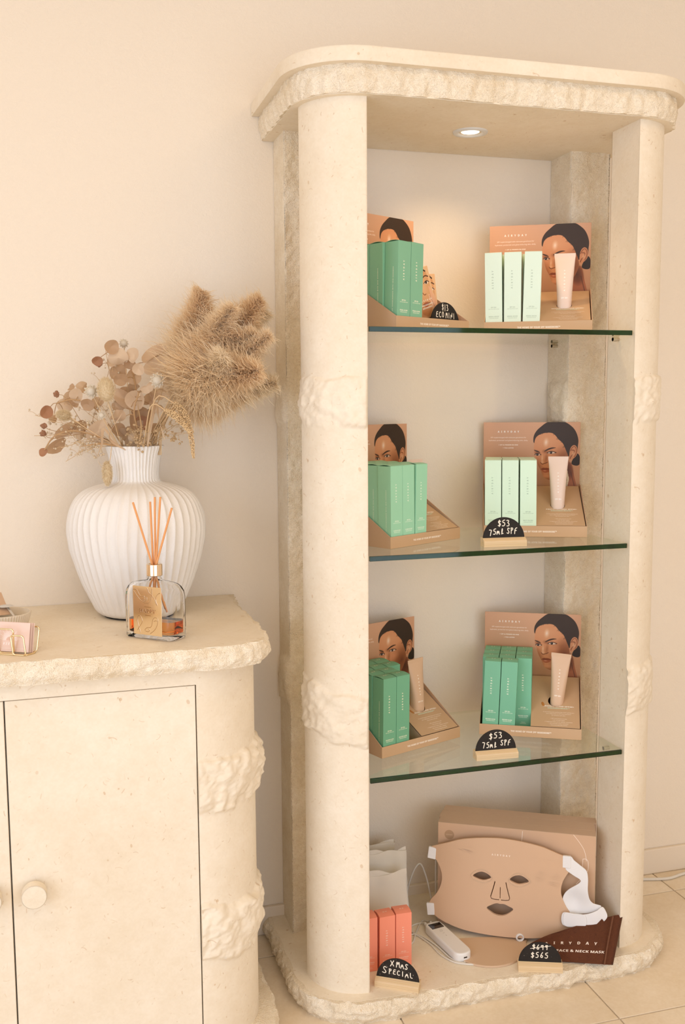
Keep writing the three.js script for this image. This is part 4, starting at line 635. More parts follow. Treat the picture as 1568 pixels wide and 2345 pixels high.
// brown suede pouch
{
  const [c, x] = canvas(768, 512); x.fillStyle = '#5c3016'; x.fillRect(0, 0, 768, 512); const R = mulberry(66); for (let i = 0; i < 900; i++) { const px = R() * 768, py = R() * 512; x.strokeStyle = R() > 0.5 ? 'rgba(140,84,46,.12)' : 'rgba(40,18,8,.14)'; x.lineWidth = 2 + R() * 5; x.beginPath(); x.moveTo(px, py); x.lineTo(px + (R() - 0.5) * 40, py + R() * 30); x.stroke(); }
  spaced(x, 'AIRYDAY', 384, 318, 400, '600 38px sans-serif', '#f7e9d8'); words(x, 'LED FACE & NECK MASK', 420, 396, 'bold 30px sans-serif', '#f7e9d8', 460);
  const suede = new THREE.MeshPhysicalMaterial({ name: 'brown suede', map: tex(c), roughness: 0.95, sheen: 0.5, sheenColor: lin(0.4, 0.22, 0.12), sheenRoughness: 0.6 });
  const P = thing('suede_pouch', 'dark brown suede drawstring pouch with white lettering beside the round post', 'pouch', [0.167, FY, 0.424], -24 * Math.PI / 180);
  const rows = [], n = 22, m = 48, w = 0.2, top = (u) => 0.018 + 0.062 * u ** 0.8;
  for (let i = 0; i <= n; i++) { const t = i / n, th = 0.0012 + 0.0085 * Math.sin(Math.PI * Math.min(1, t * 0.85 + 0.08)) ** 0.7, row = []; for (let j = 0; j < m; j++) { const front = j < m / 2, u = front ? j / (m / 2) : 1 - (j - m / 2) / (m / 2), e = Math.max(0.03, 1 - Math.abs(2 * u - 1) ** 6), y = t * top(u), fold = 0.009 * Math.exp(-(((u - 0.83 - 0.09 * (0.5 - t)) / 0.025) ** 2)) + 0.005 * Math.exp(-(((u - 0.93) / 0.018) ** 2)) + 0.003 * noise(u * 8, t * 5, 2), d = front ? th * e + fold * smooth(0, 0.15, t) : -th * e * 0.4; row.push([(u - 0.5) * w + 0.42 * y * u, y + 0.002 + d * 0.66, 0.75 * d - 1.12 * y]); } rows.push(row); }
  part('pouch_body', skin(rows, true, true, true, (i, j) => { const front = j < m / 2, u = front ? j / (m / 2) : 1 - (j - m / 2) / (m / 2); return [0.04 + 0.92 * u, 0.02 + 0.96 * (i / n) * (0.35 + 0.65 * u ** 0.8)]; }), suede, P);
  part('drawstring', tube([0.97, 0.7, 0.35, 0.05].map((t) => { const y = t * top(0.9); return [0.078 + 0.4 * y, y + 0.012 * Math.min(1, t * 4), 0.012 - 1.12 * y]; }), 0.002, 24, 8), new THREE.MeshStandardMaterial({ color: lin(0.16, 0.06, 0.025), roughness: 0.9 }), P);
}

// ---------------------------------------------------------------- vase and dried flowers on the sideboard
const TOPY = CAB.top + 0.0005, VP = new THREE.Vector3(-0.774, TOPY, 0.158), VA = -0.2846;
const chalkWhite = new THREE.MeshStandardMaterial({ name: 'white clay', color: lin(0.86, 0.80, 0.72), roughness: 0.92, bumpMap: plaster.bumpMap, bumpScale: 0.0006 });
{
  const V = thing('ribbed_vase', 'large white clay vase with wavy vertical ribs holding dried flowers', 'vase', VP.toArray());
  const prof = [[0.004, 0.0795], [0.007, 0.086], [0.016, 0.0945], [0.0422, 0.107], [0.0769, 0.1224], [0.1231, 0.1375], [0.1576, 0.1461], [0.1921, 0.1498], [0.215, 0.1482], [0.235, 0.1432], [0.253, 0.1355], [0.267, 0.125], [0.278, 0.111], [0.2855, 0.094], [0.291, 0.074], [0.295, 0.0585], [0.301, 0.0515], [0.318, 0.0505], [0.338, 0.0532], [0.3582, 0.0576], [0.3725, 0.0622], [0.3745, 0.0605], [0.3735, 0.0572], [0.355, 0.0525], [0.33, 0.0478], [0.3, 0.0455], [0.28, 0.075], [0.25, 0.12]];
  const cv = new THREE.CatmullRomCurve3(prof.map(([y, r]) => new THREE.Vector3(r, y, 0)), false, 'catmullrom', 0.5), pts = cv.getPoints(170), n = 552, ribs = 46, rings = [];
  pts.forEach((p, i) => { const inside = i / 170 > 21.2 / 27; const amp = inside ? 0 : 0.0046 * smooth(0.004, 0.03, p.y) * (0.45 + 0.55 * clamp(p.x / 0.15, 0, 1)); rings.push(Array.from({ length: n }, (_, j) => { const th = -j / n * Math.PI * 2, w = th + 0.035 * noise(Math.cos(th) * 3 + p.y * 9, Math.sin(th) * 3, p.y * 7), s = Math.abs(Math.sin(w * ribs / 2)), r = p.x + amp * (0.5 - s ** 0.75) + (inside ? 0 : 0.0005 * noise(th * 20, p.y * 60, 1)); return [r * Math.cos(th), p.y, r * Math.sin(th)]; })); });
  part('vase_body', skin(rings, true, true, false), chalkWhite, V);
  part('foot_pad', new THREE.CylinderGeometry(0.0775, 0.0765, 0.0042, 64).translate(0, 0.0021, 0), new THREE.MeshStandardMaterial({ color: lin(0.03, 0.024, 0.018), roughness: 0.9 }), V, 'black pad under the foot');
}
const S = (X, Y, w = 0) => new THREE.Vector3((X - 658.5) / 2731, (1978 - Y) / 2731, w).applyAxisAngle(new THREE.Vector3(0, 1, 0), VA).add(VP);
const dry = (r, g, b, t = 0.3) => new THREE.MeshPhysicalMaterial({ color: lin(r, g, b), roughness: 0.9, transmission: t, thickness: 0, side: THREE.DoubleSide });
const leafMats = [dry(0.68, 0.48, 0.30), dry(0.76, 0.57, 0.38), dry(0.58, 0.38, 0.22), dry(0.45, 0.22, 0.11)];
const stemMat = new THREE.MeshStandardMaterial({ name: 'dry stem', color: lin(0.5, 0.3, 0.14), roughness: 0.85 }), strawMat = new THREE.MeshStandardMaterial({ name: 'straw', color: lin(0.72, 0.5, 0.27), roughness: 0.85 });
const frnd = mulberry(2024);
function leafGeo(aspect, cup, seed) { const rings = [], n = 18; for (const f of [0.001, 0.5, 1]) rings.push(Array.from({ length: n }, (_, i) => { const a = -i / n * Math.PI * 2, x = Math.cos(a) * f, y = Math.sin(a) * f * aspect + aspect * 0.95; return [x * (1 - 0.16 * (y / (2 * aspect))), y, cup * 1.3 * x * x + 0.24 * noise(x * 2 + seed, y * 2, seed) + 0.16 * (y / aspect - 1) ** 2]; })); return skin(rings, true, true, false); }
const leafGeos = [leafGeo(1, 0.25, 1), leafGeo(1.05, -0.3, 2), leafGeo(0.95, 0.45, 3), leafGeo(1.9, 0.6, 4)];
function face(o, p, spin, tilt) { o.position.copy(p); o.lookAt(camera.position); o.rotateY((frnd() - 0.5) * tilt); o.rotateX((frnd() - 0.5) * tilt); o.rotateZ(spin); }
function leafBranch(label, stem, leaves) {
  const g = thing('eucalyptus_branch', label, 'dried branch', [0, 0, 0], 0, 'dried round-leaf branches');
  const pts = stem.map((p) => S(...p)); part('stem', tube(pts, 0.0016, 30, 6), stemMat, g);
  const cvp = new THREE.CatmullRomCurve3(pts).getPoints(40);
  for (const [X, Y, r, m, kind] of leaves) {
    const w = (frnd() - 0.5) * 0.07 + 0.015, p = S(X, Y, w), L = part('leaf', leafGeos[kind ?? Math.floor(frnd() * 3)], leafMats[m ?? Math.floor(frnd() * 3)], g), s = r * 1.15 / 2731;
    const near = cvp.reduce((a, q) => q.distanceToSquared(p) < a.distanceToSquared(p) ? q : a, cvp[0]), dir = p.clone().sub(near);
    const ang = Math.atan2(dir.y, dir.x) - Math.PI / 2 + (frnd() - 0.5) * 0.6; face(L, p, ang, 1.3); L.scale.setScalar(s); L.translateY(-s);
    if (dir.length() > 0.012) { const base = L.position.clone(); part('leaf_stalk', tube([near, near.clone().lerp(base, 0.5).add(new THREE.Vector3(0, 0.003, 0)), base], 0.0008, 8, 5), stemMat, L.parent); }
  }
}
leafBranch('dried branch with round tan leaves rising highest left of the plume', [[655, 960, 0], [690, 760, 0.01], [680, 600, 0.01], [640, 470, 0], [570, 385, 0]], [[555, 375, 40, 2], [592, 435, 50, 1], [690, 420, 42, 1], [772, 440, 40, 0, 3], [466, 452, 30, 3], [560, 515, 45, 2], [602, 562, 36, 2], [666, 542, 42], [782, 498, 42, 1, 3], [655, 465, 36, 2], [530, 460, 26, 1], [720, 500, 34, 1]]);
leafBranch('dried branch with round pale leaves reaching out to the left', [[600, 965, 0.01], [500, 800, 0.02], [420, 710, 0.03], [320, 680, 0.03], [225, 700, 0.03]], [[236, 716, 40, 1], [286, 672, 42, 1], [345, 650, 42, 1], [352, 606, 34, 0], [300, 706, 34, 0], [410, 706, 38, 2], [456, 702, 36, 0], [286, 606, 22, 2], [168, 752, 36, 3], [252, 772, 26, 0], [190, 790, 24, 2]]);
leafBranch('dried branch with cupped tan leaves in the middle of the bunch', [[690, 970, 0.03], [700, 860, 0.04], [690, 750, 0.05], [720, 640, 0.05]], [[690, 676, 55, 1], [800, 640, 46, 1], [605, 642, 40, 2], [640, 702, 42, 0, 3], [560, 725, 34, 0], [700, 752, 48, 2], [800, 722, 40, 1], [668, 812, 45, 2], [612, 890, 50, 0], [640, 940, 36, 1], [760, 610, 36, 1], [715, 815, 40, 3], [590, 780, 40, 0], [760, 690, 44, 0], [640, 600, 40, 1], [740, 760, 36, 2], [560, 860, 38, 2], [690, 905, 40, 1], [760, 850, 34, 0]]);
leafBranch('dried branch with long curled brown leaves drooping low left', [[590, 968, 0.03], [480, 900, 0.05], [350, 860, 0.06], [230, 890, 0.06], [160, 970, 0.05]], [[228, 890, 44, 2, 3], [170, 962, 36, 2, 3], [350, 832, 36, 2], [352, 876, 40, 1], [444, 884, 42, 1, 3], [300, 860, 30, 0], [150, 990, 24, 3]]);
// feathery plumes: strands round a bending axis
function plumeGeo(seed, strands = 9500, len = 0.2) {
  const R = mulberry(seed), pos = new Float32Array(strands * 36 / 36 * 36), P = []; let k = 0;
  const ax = (t) => new THREE.Vector3(0.18 * len * t * t, len * t, 0.04 * len * Math.sin(t * 5 + seed)); const arr = [];
  for (let i = 0; i < strands; i++) {
    const t = R() ** 0.85 * 0.98, a = R() * 6.2832, rad = new THREE.Vector3(Math.cos(a), 0, Math.sin(a)), o = ax(t), L = (R() < 0.1 ? 1.55 : 1) * (0.022 + 0.046 * R()) * (1.05 - 0.5 * t) * (0.6 + 0.6 * Math.sin(Math.PI * (0.15 + 0.8 * t))), up = 0.15 + 0.6 * R() + 0.5 * t;
    const d = rad.clone().addScaledVector(new THREE.Vector3(0, 1, 0), up).normalize(), side = new THREE.Vector3().crossVectors(d, new THREE.Vector3(R() - 0.5, R() - 0.5, R() - 0.5)).normalize(), w = 0.00035 + 0.00045 * R();
    let p0 = o.clone().addScaledVector(rad, 0.002), w0 = w * 0.6;
    for (let s = 1; s <= 3; s++) { const q = s / 3, p1 = o.clone().addScaledVector(d, L * q).add(new THREE.Vector3(0, -0.30 * L * q * q, 0)).addScaledVector(side, 0.12 * L * Math.sin(q * 4 + a)), w1 = s === 3 ? 0.0001 : w; const A = p0.clone().addScaledVector(side, w0), B = p0.clone().addScaledVector(side, -w0), C = p1.clone().addScaledVector(side, w1), D = p1.clone().addScaledVector(side, -w1); for (const v of [A, B, C, B, D, C]) arr.push(v.x, v.y, v.z); p0 = p1; w0 = w1; }
  }
  const g = new THREE.BufferGeometry(); g.setAttribute('position', new THREE.Float32BufferAttribute(arr, 3)); g.computeVertexNormals(); return g;
}
const plumes = [plumeGeo(3), plumeGeo(8), plumeGeo(13)], plumeMats = [dry(0.94, 0.79, 0.57, 0.5), dry(0.96, 0.84, 0.64, 0.5), dry(0.91, 0.73, 0.49, 0.5)];
[['leaning least', 950, 690, 985, 330, -0.02], ['with tip nearest the round-leaf branch', 960, 640, 1050, 200, 0.0], ['standing tallest', 920, 610, 1150, 95, -0.03], ['at the top middle of the bunch', 960, 560, 1260, 130, 0.05], ['at the top right of the bunch', 990, 540, 1400, 110, -0.02], ['reaching towards the stone post', 1000, 560, 1490, 180, 0.02], ['pointing right above the middle', 1010, 600, 1525, 370, 0.05], ['pointing right below the middle', 1000, 650, 1490, 510, 0.0], ['drooping to the lower right', 960, 660, 1385, 620, 0.04], ['drooping lowest', 930, 690, 1270, 730, 0.03], ['in front, filling the centre', 1030, 620, 1270, 400, 0.1], ['in front, upper centre', 1020, 590, 1190, 260, 0.08], ['behind, filling the right centre', 1000, 560, 1380, 330, -0.05], ['in front, lower right centre', 960, 680, 1330, 560, 0.085], ['in front, nearest the viewer on the right', 1000, 620, 1420, 420, 0.1], ['in front, upper right', 980, 570, 1340, 240, 0.075]].forEach(([l, x0, y0, x1, y1, w], i) => {
  const P = thing('plume_grass', `feathery golden plume grass stem ${l}`, 'dried grass', [0, 0, 0], 0, 'feathery plume grasses in the vase');
  const a = S(x0, y0, w * 0.4 + 0.01), b = S(x1, y1, w), d = b.clone().sub(a), L = d.length(), m = part('plume', plumes[i % 3], plumeMats[i % 3], P);
  m.userData.kind = 'stuff'; m.position.copy(a); m.quaternion.setFromUnitVectors(new THREE.Vector3(0, 1, 0), d.normalize()); m.rotateY(i * 1.7); { const f = (i > 9 ? 1.12 : 0.95) + 0.12 * (i % 3); m.scale.set(f, L / 0.2, f); }
  part('stem', tube([S(690 + i * 9, 1010, -0.01 + 0.002 * i), S(780 + i * 4, 850, w * 0.2), a, a.clone().lerp(b, 0.6)], 0.0013, 16, 6), strawMat, P);
});
// fine sprays of tiny dried blossoms
function spray(label, root, tips, seed, mat) {
  const R = mulberry(seed), g = thing('baby_breath_spray', label, 'dried flowers', [0, 0, 0], 0, 'sprays of tiny dried blossoms'), st = [], bl = [];
  for (const t of tips) {
    const A = S(...root), B = S(...t), mid = A.clone().lerp(B, 0.5).add(new THREE.Vector3(0, 0.012, 0)); st.push(tube([A, mid, B], 0.0006, 10, 4));
    for (let i = 0; i < 7; i++) { const f = 0.45 + 0.55 * R(), p = A.clone().lerp(B, f).add(new THREE.Vector3(0, 0.012 * (1 - f), 0)), e = p.clone().add(new THREE.Vector3((R() - 0.5) * 0.045, (R() - 0.45) * 0.04, (R() - 0.5) * 0.04)); st.push(tube([p, p.clone().lerp(e, 0.5).add(new THREE.Vector3(0, 0.003, 0)), e], 0.0004, 5, 4)); const n = 1 + Math.floor(R() * 3); for (let k = 0; k < n; k++) bl.push(new THREE.IcosahedronGeometry(0.0014 + 0.0016 * R(), 1).translate(e.x + (R() - 0.5) * 0.008, e.y + (R() - 0.5) * 0.008, e.z + (R() - 0.5) * 0.008)); }
  }
  part('stems', merge(st), strawMat, g); const b = part('blossoms', merge(bl), mat, g); b.userData.kind = 'stuff';
}
const creamBl = dry(0.76, 0.6, 0.4, 0.15), tanBl = dry(0.62, 0.42, 0.22, 0.15);
spray('spray of tiny cream blossoms spreading far left of the vase', [560, 955, 0.02], [[95, 770, 0.03], [85, 890, 0.03], [190, 800, 0.05], [300, 790, 0.06], [400, 760, 0.02], [250, 860, 0.0]], 5, creamBl);
spray('spray of tiny cream blossoms hanging left of the vase neck', [560, 955, 0.03], [[280, 1040, 0.05], [340, 1000, 0.06], [410, 985, 0.06], [250, 960, 0.04], [330, 930, 0.05]], 9, creamBl);
spray('spray of tiny golden blossoms right of the vase neck', [770, 955, 0.02], [[1080, 770, 0.02], [1000, 880, 0.03], [930, 905, 0.05], [880, 850, 0.05], [960, 820, 0.0]], 12, tanBl);
spray('spray of tiny brown blossoms low in the vase mouth', [690, 985, 0.04], [[700, 850, 0.06], [730, 880, 0.065], [760, 860, 0.05], [690, 900, 0.06], [745, 920, 0.06], [710, 930, 0.06]], 17, tanBl);
spray('spray of tiny cream blossoms above the left leaves', [590, 960, 0], [[490, 390, -0.02], [520, 430, -0.02], [470, 560, 0.02], [420, 620, 0.03]], 23, creamBl);
// soft seed heads
function fuzz(rx, ry, n, seed, hl = 0.006) { const R = mulberry(seed), a = []; for (let i = 0; i < n; i++) { const u = R() * 2 - 1, t = R() * 6.2832, s = Math.sqrt(1 - u * u), N = new THREE.Vector3(s * Math.cos(t), u, s * Math.sin(t)), p = new THREE.Vector3(N.x * rx, N.y * ry, N.z * rx), d = N.clone().add(new THREE.Vector3(0, 0.7, 0)).normalize(), e = p.clone().addScaledVector(d, hl * (0.6 + 0.6 * R())), sd = new THREE.Vector3().crossVectors(d, new THREE.Vector3(R() - 0.5, R() - 0.5, R() - 0.5)).normalize().multiplyScalar(0.0004); a.push(...p.clone().add(sd).toArray(), ...p.clone().sub(sd).toArray(), ...e.toArray()); } const g = new THREE.BufferGeometry(); g.setAttribute('position', new THREE.Float32BufferAttribute(a, 3)); g.computeVertexNormals(); return g; }
function bunnyTail(label, X, Y, w, rx, ry, rz, from) {
  const g = thing('bunny_tail_grass', label, 'dried grass', [0, 0, 0], 0, 'bunny tail grasses'), p = S(X, Y, w), c = dry(0.82, 0.66, 0.42, 0.2);
  const h = part('seed_head', new THREE.SphereGeometry(1, 24, 16).scale(rx, ry, rx), c, g); h.position.copy(p); h.rotation.z = rz; const f = part('fuzz', fuzz(rx, ry, 1600, X), c, g); f.position.copy(p); f.rotation.z = rz; f.userData.kind = 'stuff';
  part('stem', tube([S(...from), S((from[0] + X) / 2 + 8, (from[1] + Y) / 2, w), p.clone().add(new THREE.Vector3(Math.sin(rz) * ry * 0.9, -Math.cos(rz) * ry * 0.9, 0))], 0.0008, 14, 5), strawMat, g);
}
bunnyTail('plump cream bunny tail standing among the tan leaves', 553, 625, 0.085, 0.0155, 0.023, 0.05, [610, 960, 0.05]);
bunnyTail('cream bunny tail hanging in front of the vase neck', 540, 1105, 0.078, 0.0085, 0.024, 3.14, [560, 950, 0.062]);
bunnyTail('small cream bunny tail lying sideways at far left', 295, 770, 0.07, 0.009, 0.0135, 1.3, [590, 960, 0.05]);
// papery everlasting blooms
function bloom(label, X, Y, w, r, from) {
  const g = thing('everlasting_bloom', label, 'dried flower', [0, 0, 0], 0, 'white everlasting blooms'), p = S(X, Y, w), m = dry(0.86, 0.76, 0.6, 0.25), petal = leafGeos[3];
  for (let ring = 0; ring < 4; ring++) for (let i = 0; i < 11; i++) { const q = part('petal', petal, m, g); q.position.copy(p); q.lookAt(camera.position); q.rotateZ(i / 11 * 6.2832 + ring * 0.3); q.rotateX(0.25 + ring * 0.42); q.scale.set(r * 0.26, r * 0.34, r * 0.3); }
  part('flower_centre', new THREE.IcosahedronGeometry(r * 0.72, 3), m, g).position.copy(p.clone().add(camera.position.clone().sub(p).normalize().multiplyScalar(r * 0.55)));
  part('stem', tube([S(...from), S((from[0] + X) / 2, (from[1] + Y) / 2 + 10, w * 0.8), p], 0.001, 14, 5), strawMat, g);
}
bloom('round white everlasting bloom beside the plume', 840, 572, 0.07, 0.0135, [740, 960, 0.04]);
bloom('white everlasting bloom at upper left of the bunch', 450, 632, 0.06, 0.013, [590, 960, 0.04]);
bloom('small white everlasting bloom low centre of the bunch', 515, 770, 0.075, 0.008, [600, 960, 0.05]);
bloom('pale dry bloom at the very top of the tan branch', 612, 350, 0.0, 0.0095, [650, 960, 0.0]);
// drooping millet heads
function millet(label, pts, r0, from) {
  const g = thing('millet_head', label, 'dried grain', [0, 0, 0], 0, 'drooping millet heads'), R = mulberry(pts[0][0]), c = new THREE.CatmullRomCurve3(pts.map((p) => S(...p))), a = [];
  for (let i = 0; i < 620; i++) { const t = R(), p = c.getPoint(t), rr = r0 * (0.55 + 0.75 * Math.sin(Math.PI * (0.12 + 0.8 * t))) * (1 - 0.45 * t * t), v = new THREE.Vector3(R() - 0.5, R() - 0.5, R() - 0.5).normalize().multiplyScalar(rr * (0.75 + 0.25 * R())); a.push(new THREE.IcosahedronGeometry(0.0011 + 0.0006 * R(), 0).translate(p.x + v.x, p.y + v.y, p.z + v.z)); }
  const m = part('grains', merge(a), dry(0.78, 0.55, 0.29, 0.1), g); m.userData.kind = 'stuff'; part('stem', tube([S(...from), S((from[0] + pts[0][0]) / 2, Math.min(from[1], pts[0][1]) - 30, pts[0][2]), ...pts.map((p) => S(...p))], 0.0012, 24, 5), strawMat, g);
}
millet('shorter golden millet head drooping right of the vase', [[912, 748, 0.12], [965, 775, 0.13], [1010, 820, 0.13], [1042, 868, 0.125]], 0.0062, [740, 950, 0.05]);
millet('long golden millet head hanging straight down below the plume', [[950, 705, 0.11], [1005, 755, 0.12], [1035, 830, 0.12], [1050, 920, 0.115], [1054, 1015, 0.11]], 0.0068, [750, 950, 0.04]);
// dry ribbon leaves and dark seed pods
function strapLeaf(label, pts, w, mat) { const c = new THREE.CatmullRomCurve3(pts.map((p) => S(...p))), rings = [], n = 26; for (let i = 0; i <= n; i++) { const t = i / n, p = c.getPoint(t), T = c.getTangent(t), A = new THREE.Vector3().crossVectors(T, new THREE.Vector3(Math.sin(t * 3), 0.2, Math.cos(t * 2))).normalize().multiplyScalar(w * Math.sin(Math.PI * (0.08 + 0.9 * t)) / 2); rings.push([p.clone().add(A).toArray(), p.clone().add(new THREE.Vector3(0, 0.0008, 0.0008)).toArray(), p.clone().sub(A).toArray()]); } const m = new THREE.Mesh(skin(rings, false), mat); m.name = numbered('dry_strap_leaf'); tag(m, label, 'dried leaf', 'dry strap leaves'); scene.add(m); }
strapLeaf('curling dry strap leaf hanging over the left of the vase rim', [[600, 975, 0.05], [525, 850, 0.075], [515, 940, 0.08], [486, 1020, 0.08], [512, 1072, 0.08]], 0.009, leafMats[1]);
strapLeaf('pointed dry strap leaf folded down right of the vase mouth', [[760, 960, 0.05], [835, 700, 0.08], [850, 790, 0.085], [880, 912, 0.085]], 0.012, leafMats[1]);
strapLeaf('long dry strap leaf rising between vase mouth and plume', [[720, 980, 0.02], [770, 820, 0.05], [860, 640, 0.06], [890, 380, 0.03]], 0.006, strawMat);
strapLeaf('straight dry strap leaf in the middle of the vase mouth', [[700, 980, 0.05], [740, 850, 0.07], [730, 700, 0.08], [745, 640, 0.08]], 0.006, strawMat);
strapLeaf('brown dry strap leaf crossing the vase mouth to the left', [[640, 975, 0.06], [560, 900, 0.08], [640, 760, 0.085]], 0.007, leafMats[0]);
strapLeaf('thin brown dry strap leaf sticking out level over the rim', [[620, 960, 0.05], [500, 935, 0.07], [380, 952, 0.07]], 0.004, stemMat);
[['dark crumpled seed pod at far left of the bunch', 152, 832, 0.04], ['lowest dark crumpled seed pod at far left', 150, 876, 0.045], ['dark little seed pod above the left branch tip', 226, 646, 0.03], ['reddish seed pod at the tip of upper branch', 462, 470, 0.0]].forEach(([l, X, Y, w], i) => {
  const g = thing('seed_pod', l, 'seed pod', [0, 0, 0], 0, 'dark seed pods'), q = new THREE.IcosahedronGeometry(0.0062, 3), p = q.attributes.position; for (let k = 0; k < p.count; k++) { const v = new THREE.Vector3().fromBufferAttribute(p, k); v.multiplyScalar(1 + 0.45 * noise(v.x * 500 + i * 7, v.y * 500, v.z * 500)); p.setXYZ(k, v.x, v.y, v.z); } q.computeVertexNormals(); const m = part('pod', q, leafMats[3], g); m.position.copy(S(X, Y, w)); part('stalk', tube([S(X, Y, w), S(X + 60, Y + 30, w), S(420, 880, 0.03), S(590, 960, 0.02)], 0.0006, 14, 4), stemMat, g);
});

// ---------------------------------------------------------------- reed diffuser
{
  const DA = -43.5 * Math.PI / 180, D0 = [-0.7615, TOPY, 0.3985];
  const D = thing('reed_diffuser', 'clear glass reed diffuser with gold label and orange liquid beside the vase', 'diffuser', D0, DA);
  const rr = (w, d, r, y) => { const pts = [], n = 8; for (const [sx, sz, a0] of [[1, 1, 0], [-1, 1, 1], [-1, -1, 2], [1, -1, 3]]) for (let i = 0; i <= n; i++) { const a = (a0 + i / n) * Math.PI / 2; pts.push([sx * (w / 2 - r) + r * Math.cos(a), y, sz * (d / 2 - r) + r * Math.sin(a)]); } return pts.reverse(); };
  const gl = new THREE.MeshPhysicalMaterial({ name: 'bottle glass', color: 0xffffff, transmission: 1, roughness: 0.01, ior: 1.2, thickness: 0.003 });
  const outer = [[0.0008, 0.112, 0.048, 0.012], [0.002, 0.118, 0.053, 0.014], [0.006, 0.122, 0.056, 0.016], [0.02, 0.123, 0.0565, 0.017], [0.085, 0.123, 0.0565, 0.018], [0.096, 0.121, 0.055, 0.019], [0.104, 0.115, 0.051, 0.021], [0.1095, 0.104, 0.045, 0.021], [0.1125, 0.08, 0.038, 0.0185], [0.1145, 0.05, 0.031, 0.0153], [0.117, 0.03, 0.0275, 0.0136], [0.122, 0.0255, 0.0255, 0.0127], [0.142, 0.0255, 0.0255, 0.0127]];
  const inner = [[0.142, 0.021, 0.021, 0.0104], [0.122, 0.0205, 0.0205, 0.0102], [0.1155, 0.024, 0.0225, 0.0111], [0.1115, 0.05, 0.026, 0.0128], [0.108, 0.085, 0.033, 0.015], [0.101, 0.106, 0.0405, 0.017], [0.09, 0.1125, 0.0445, 0.015], [0.03, 0.114, 0.046, 0.0135], [0.014, 0.1135, 0.0455, 0.013], [0.0115, 0.109, 0.043, 0.012], [0.0108, 0.1, 0.038, 0.011]];
  part('bottle', skin([...outer, ...inner].map(([y, w, d, r]) => rr(w, d, r, y)), true, true, true), gl, D, 'clear glass bottle');
  const liq = new THREE.MeshPhysicalMaterial({ name: 'orange fragrance oil', color: 0xffffff, transmission: 1, roughness: 0, ior: 1.36, thickness: 0.03, attenuationColor: lin(1.0, 0.48, 0.18), attenuationDistance: 0.055 });
  part('liquid', skin([[0.0112, 0.0995, 0.0375, 0.0108], [0.0119, 0.1085, 0.0425, 0.0118], [0.0143, 0.1128, 0.0448, 0.0128], [0.0375, 0.1132, 0.0453, 0.0132]].map(([y, w, d, r]) => rr(w, d, r, y)), true, true, true), liq, D, 'orange fragrance oil');
  const gold = new THREE.MeshPhysicalMaterial({ name: 'rose gold metal', color: lin(0.86, 0.68, 0.48), metalness: 1, roughness: 0.16 });
  part('collar', new THREE.LatheGeometry([[0.0128, 0.125], [0.0155, 0.1252], [0.0158, 0.1262], [0.0158, 0.1475], [0.0152, 0.1485], [0.0108, 0.1485], [0.0106, 0.143]].map((p) => new THREE.Vector2(...p)), 48), gold, D, 'polished gold collar');
  const [c, x] = canvas(512, 768), [b, y] = canvas(512, 768); x.fillStyle = '#fbe8c8'; x.fillRect(0, 0, 512, 768); y.fillStyle = '#808080'; y.fillRect(0, 0, 512, 768);
  for (const [q, ink, w] of [[x, '#b98a55', 6], [y, '#ffffff', 10]]) {
    stroke(q, [[12, 60], [60, 50], [90, 90], [120, 150], [170, 170], [200, 140], [215, 190], [240, 160], [260, 190], [230, 240], [190, 230], [210, 190]], ink, w); stroke(q, [[20, 90], [70, 160], [150, 240], [250, 270], [310, 240], [340, 160], [350, 20]], ink, w); stroke(q, [[260, 20], [280, 90], [340, 130], [390, 180], [410, 250], [440, 290], [420, 230], [410, 170], [450, 100], [500, 80]], ink, w);
    words(q, 'HAPPY', 256, 386, 'bold 76px serif', ink, 300); q.fillStyle = ink; q.fillRect(200, 318, 130, 8); q.fillRect(210, 450, 110, 8);
    stroke(q, [[120, 740], [60, 560], [80, 470], [130, 470], [170, 560], [110, 640], [70, 700]], ink, w); stroke(q, [[200, 690], [240, 640], [290, 650], [330, 620], [350, 500], [400, 470], [450, 490], [430, 600], [380, 680], [300, 740]], ink, w); stroke(q, [[210, 700], [250, 720], [300, 690], [260, 660]], ink, w); stroke(q, [[370, 540], [400, 520], [430, 530]], ink, w);
  }
  const lab = new THREE.MeshPhysicalMaterial({ name: 'gold label', map: tex(c), bumpMap: tex(b, false), bumpScale: 0.0006, metalness: 1, roughness: 0.14 });
  part('gold_label', mapXY(rbox(0.0695, 0.0975, 0.0007, 0.0002, 0.0025, 0.0585, 0.0287, 1), -0.03225, 0.00975, 0.0695, 0.0975), lab, D, 'gold label reading HAPPY with line-drawn hands');
  const reedMat = new THREE.MeshStandardMaterial({ name: 'orange reed', color: lin(0.80, 0.36, 0.13), roughness: 0.7 });
  const cam = (u, v, w = 0) => new THREE.Vector3(u, v, w).applyAxisAngle(new THREE.Vector3(0, 1, 0), VA).add(new THREE.Vector3(...D0));
  [['leftmost orange reed, leaning far left', -0.0378, 0.2725, -0.0035, 0.009, 0.004], ['second orange reed from the left', -0.0066, 0.272, -0.003, 0.003, -0.006], ['middle orange reed', 0.0037, 0.2815, 0.0015, -0.003, -0.003], ['second orange reed from the right', 0.0161, 0.2825, 0.0035, -0.006, 0.002], ['rightmost orange reed, leaning right', 0.0393, 0.2611, 0.0045, -0.011, 0.006]].forEach(([l, tu, tv, nu, bu, w]) => {
    const top = cam(tu, tv, w * 1.5), neck = cam(nu, 0.147, w * 0.7), d = neck.clone().sub(top).normalize(), bot = neck.clone().addScaledVector(d, 0.1); bot.y = Math.max(bot.y, TOPY + 0.02);
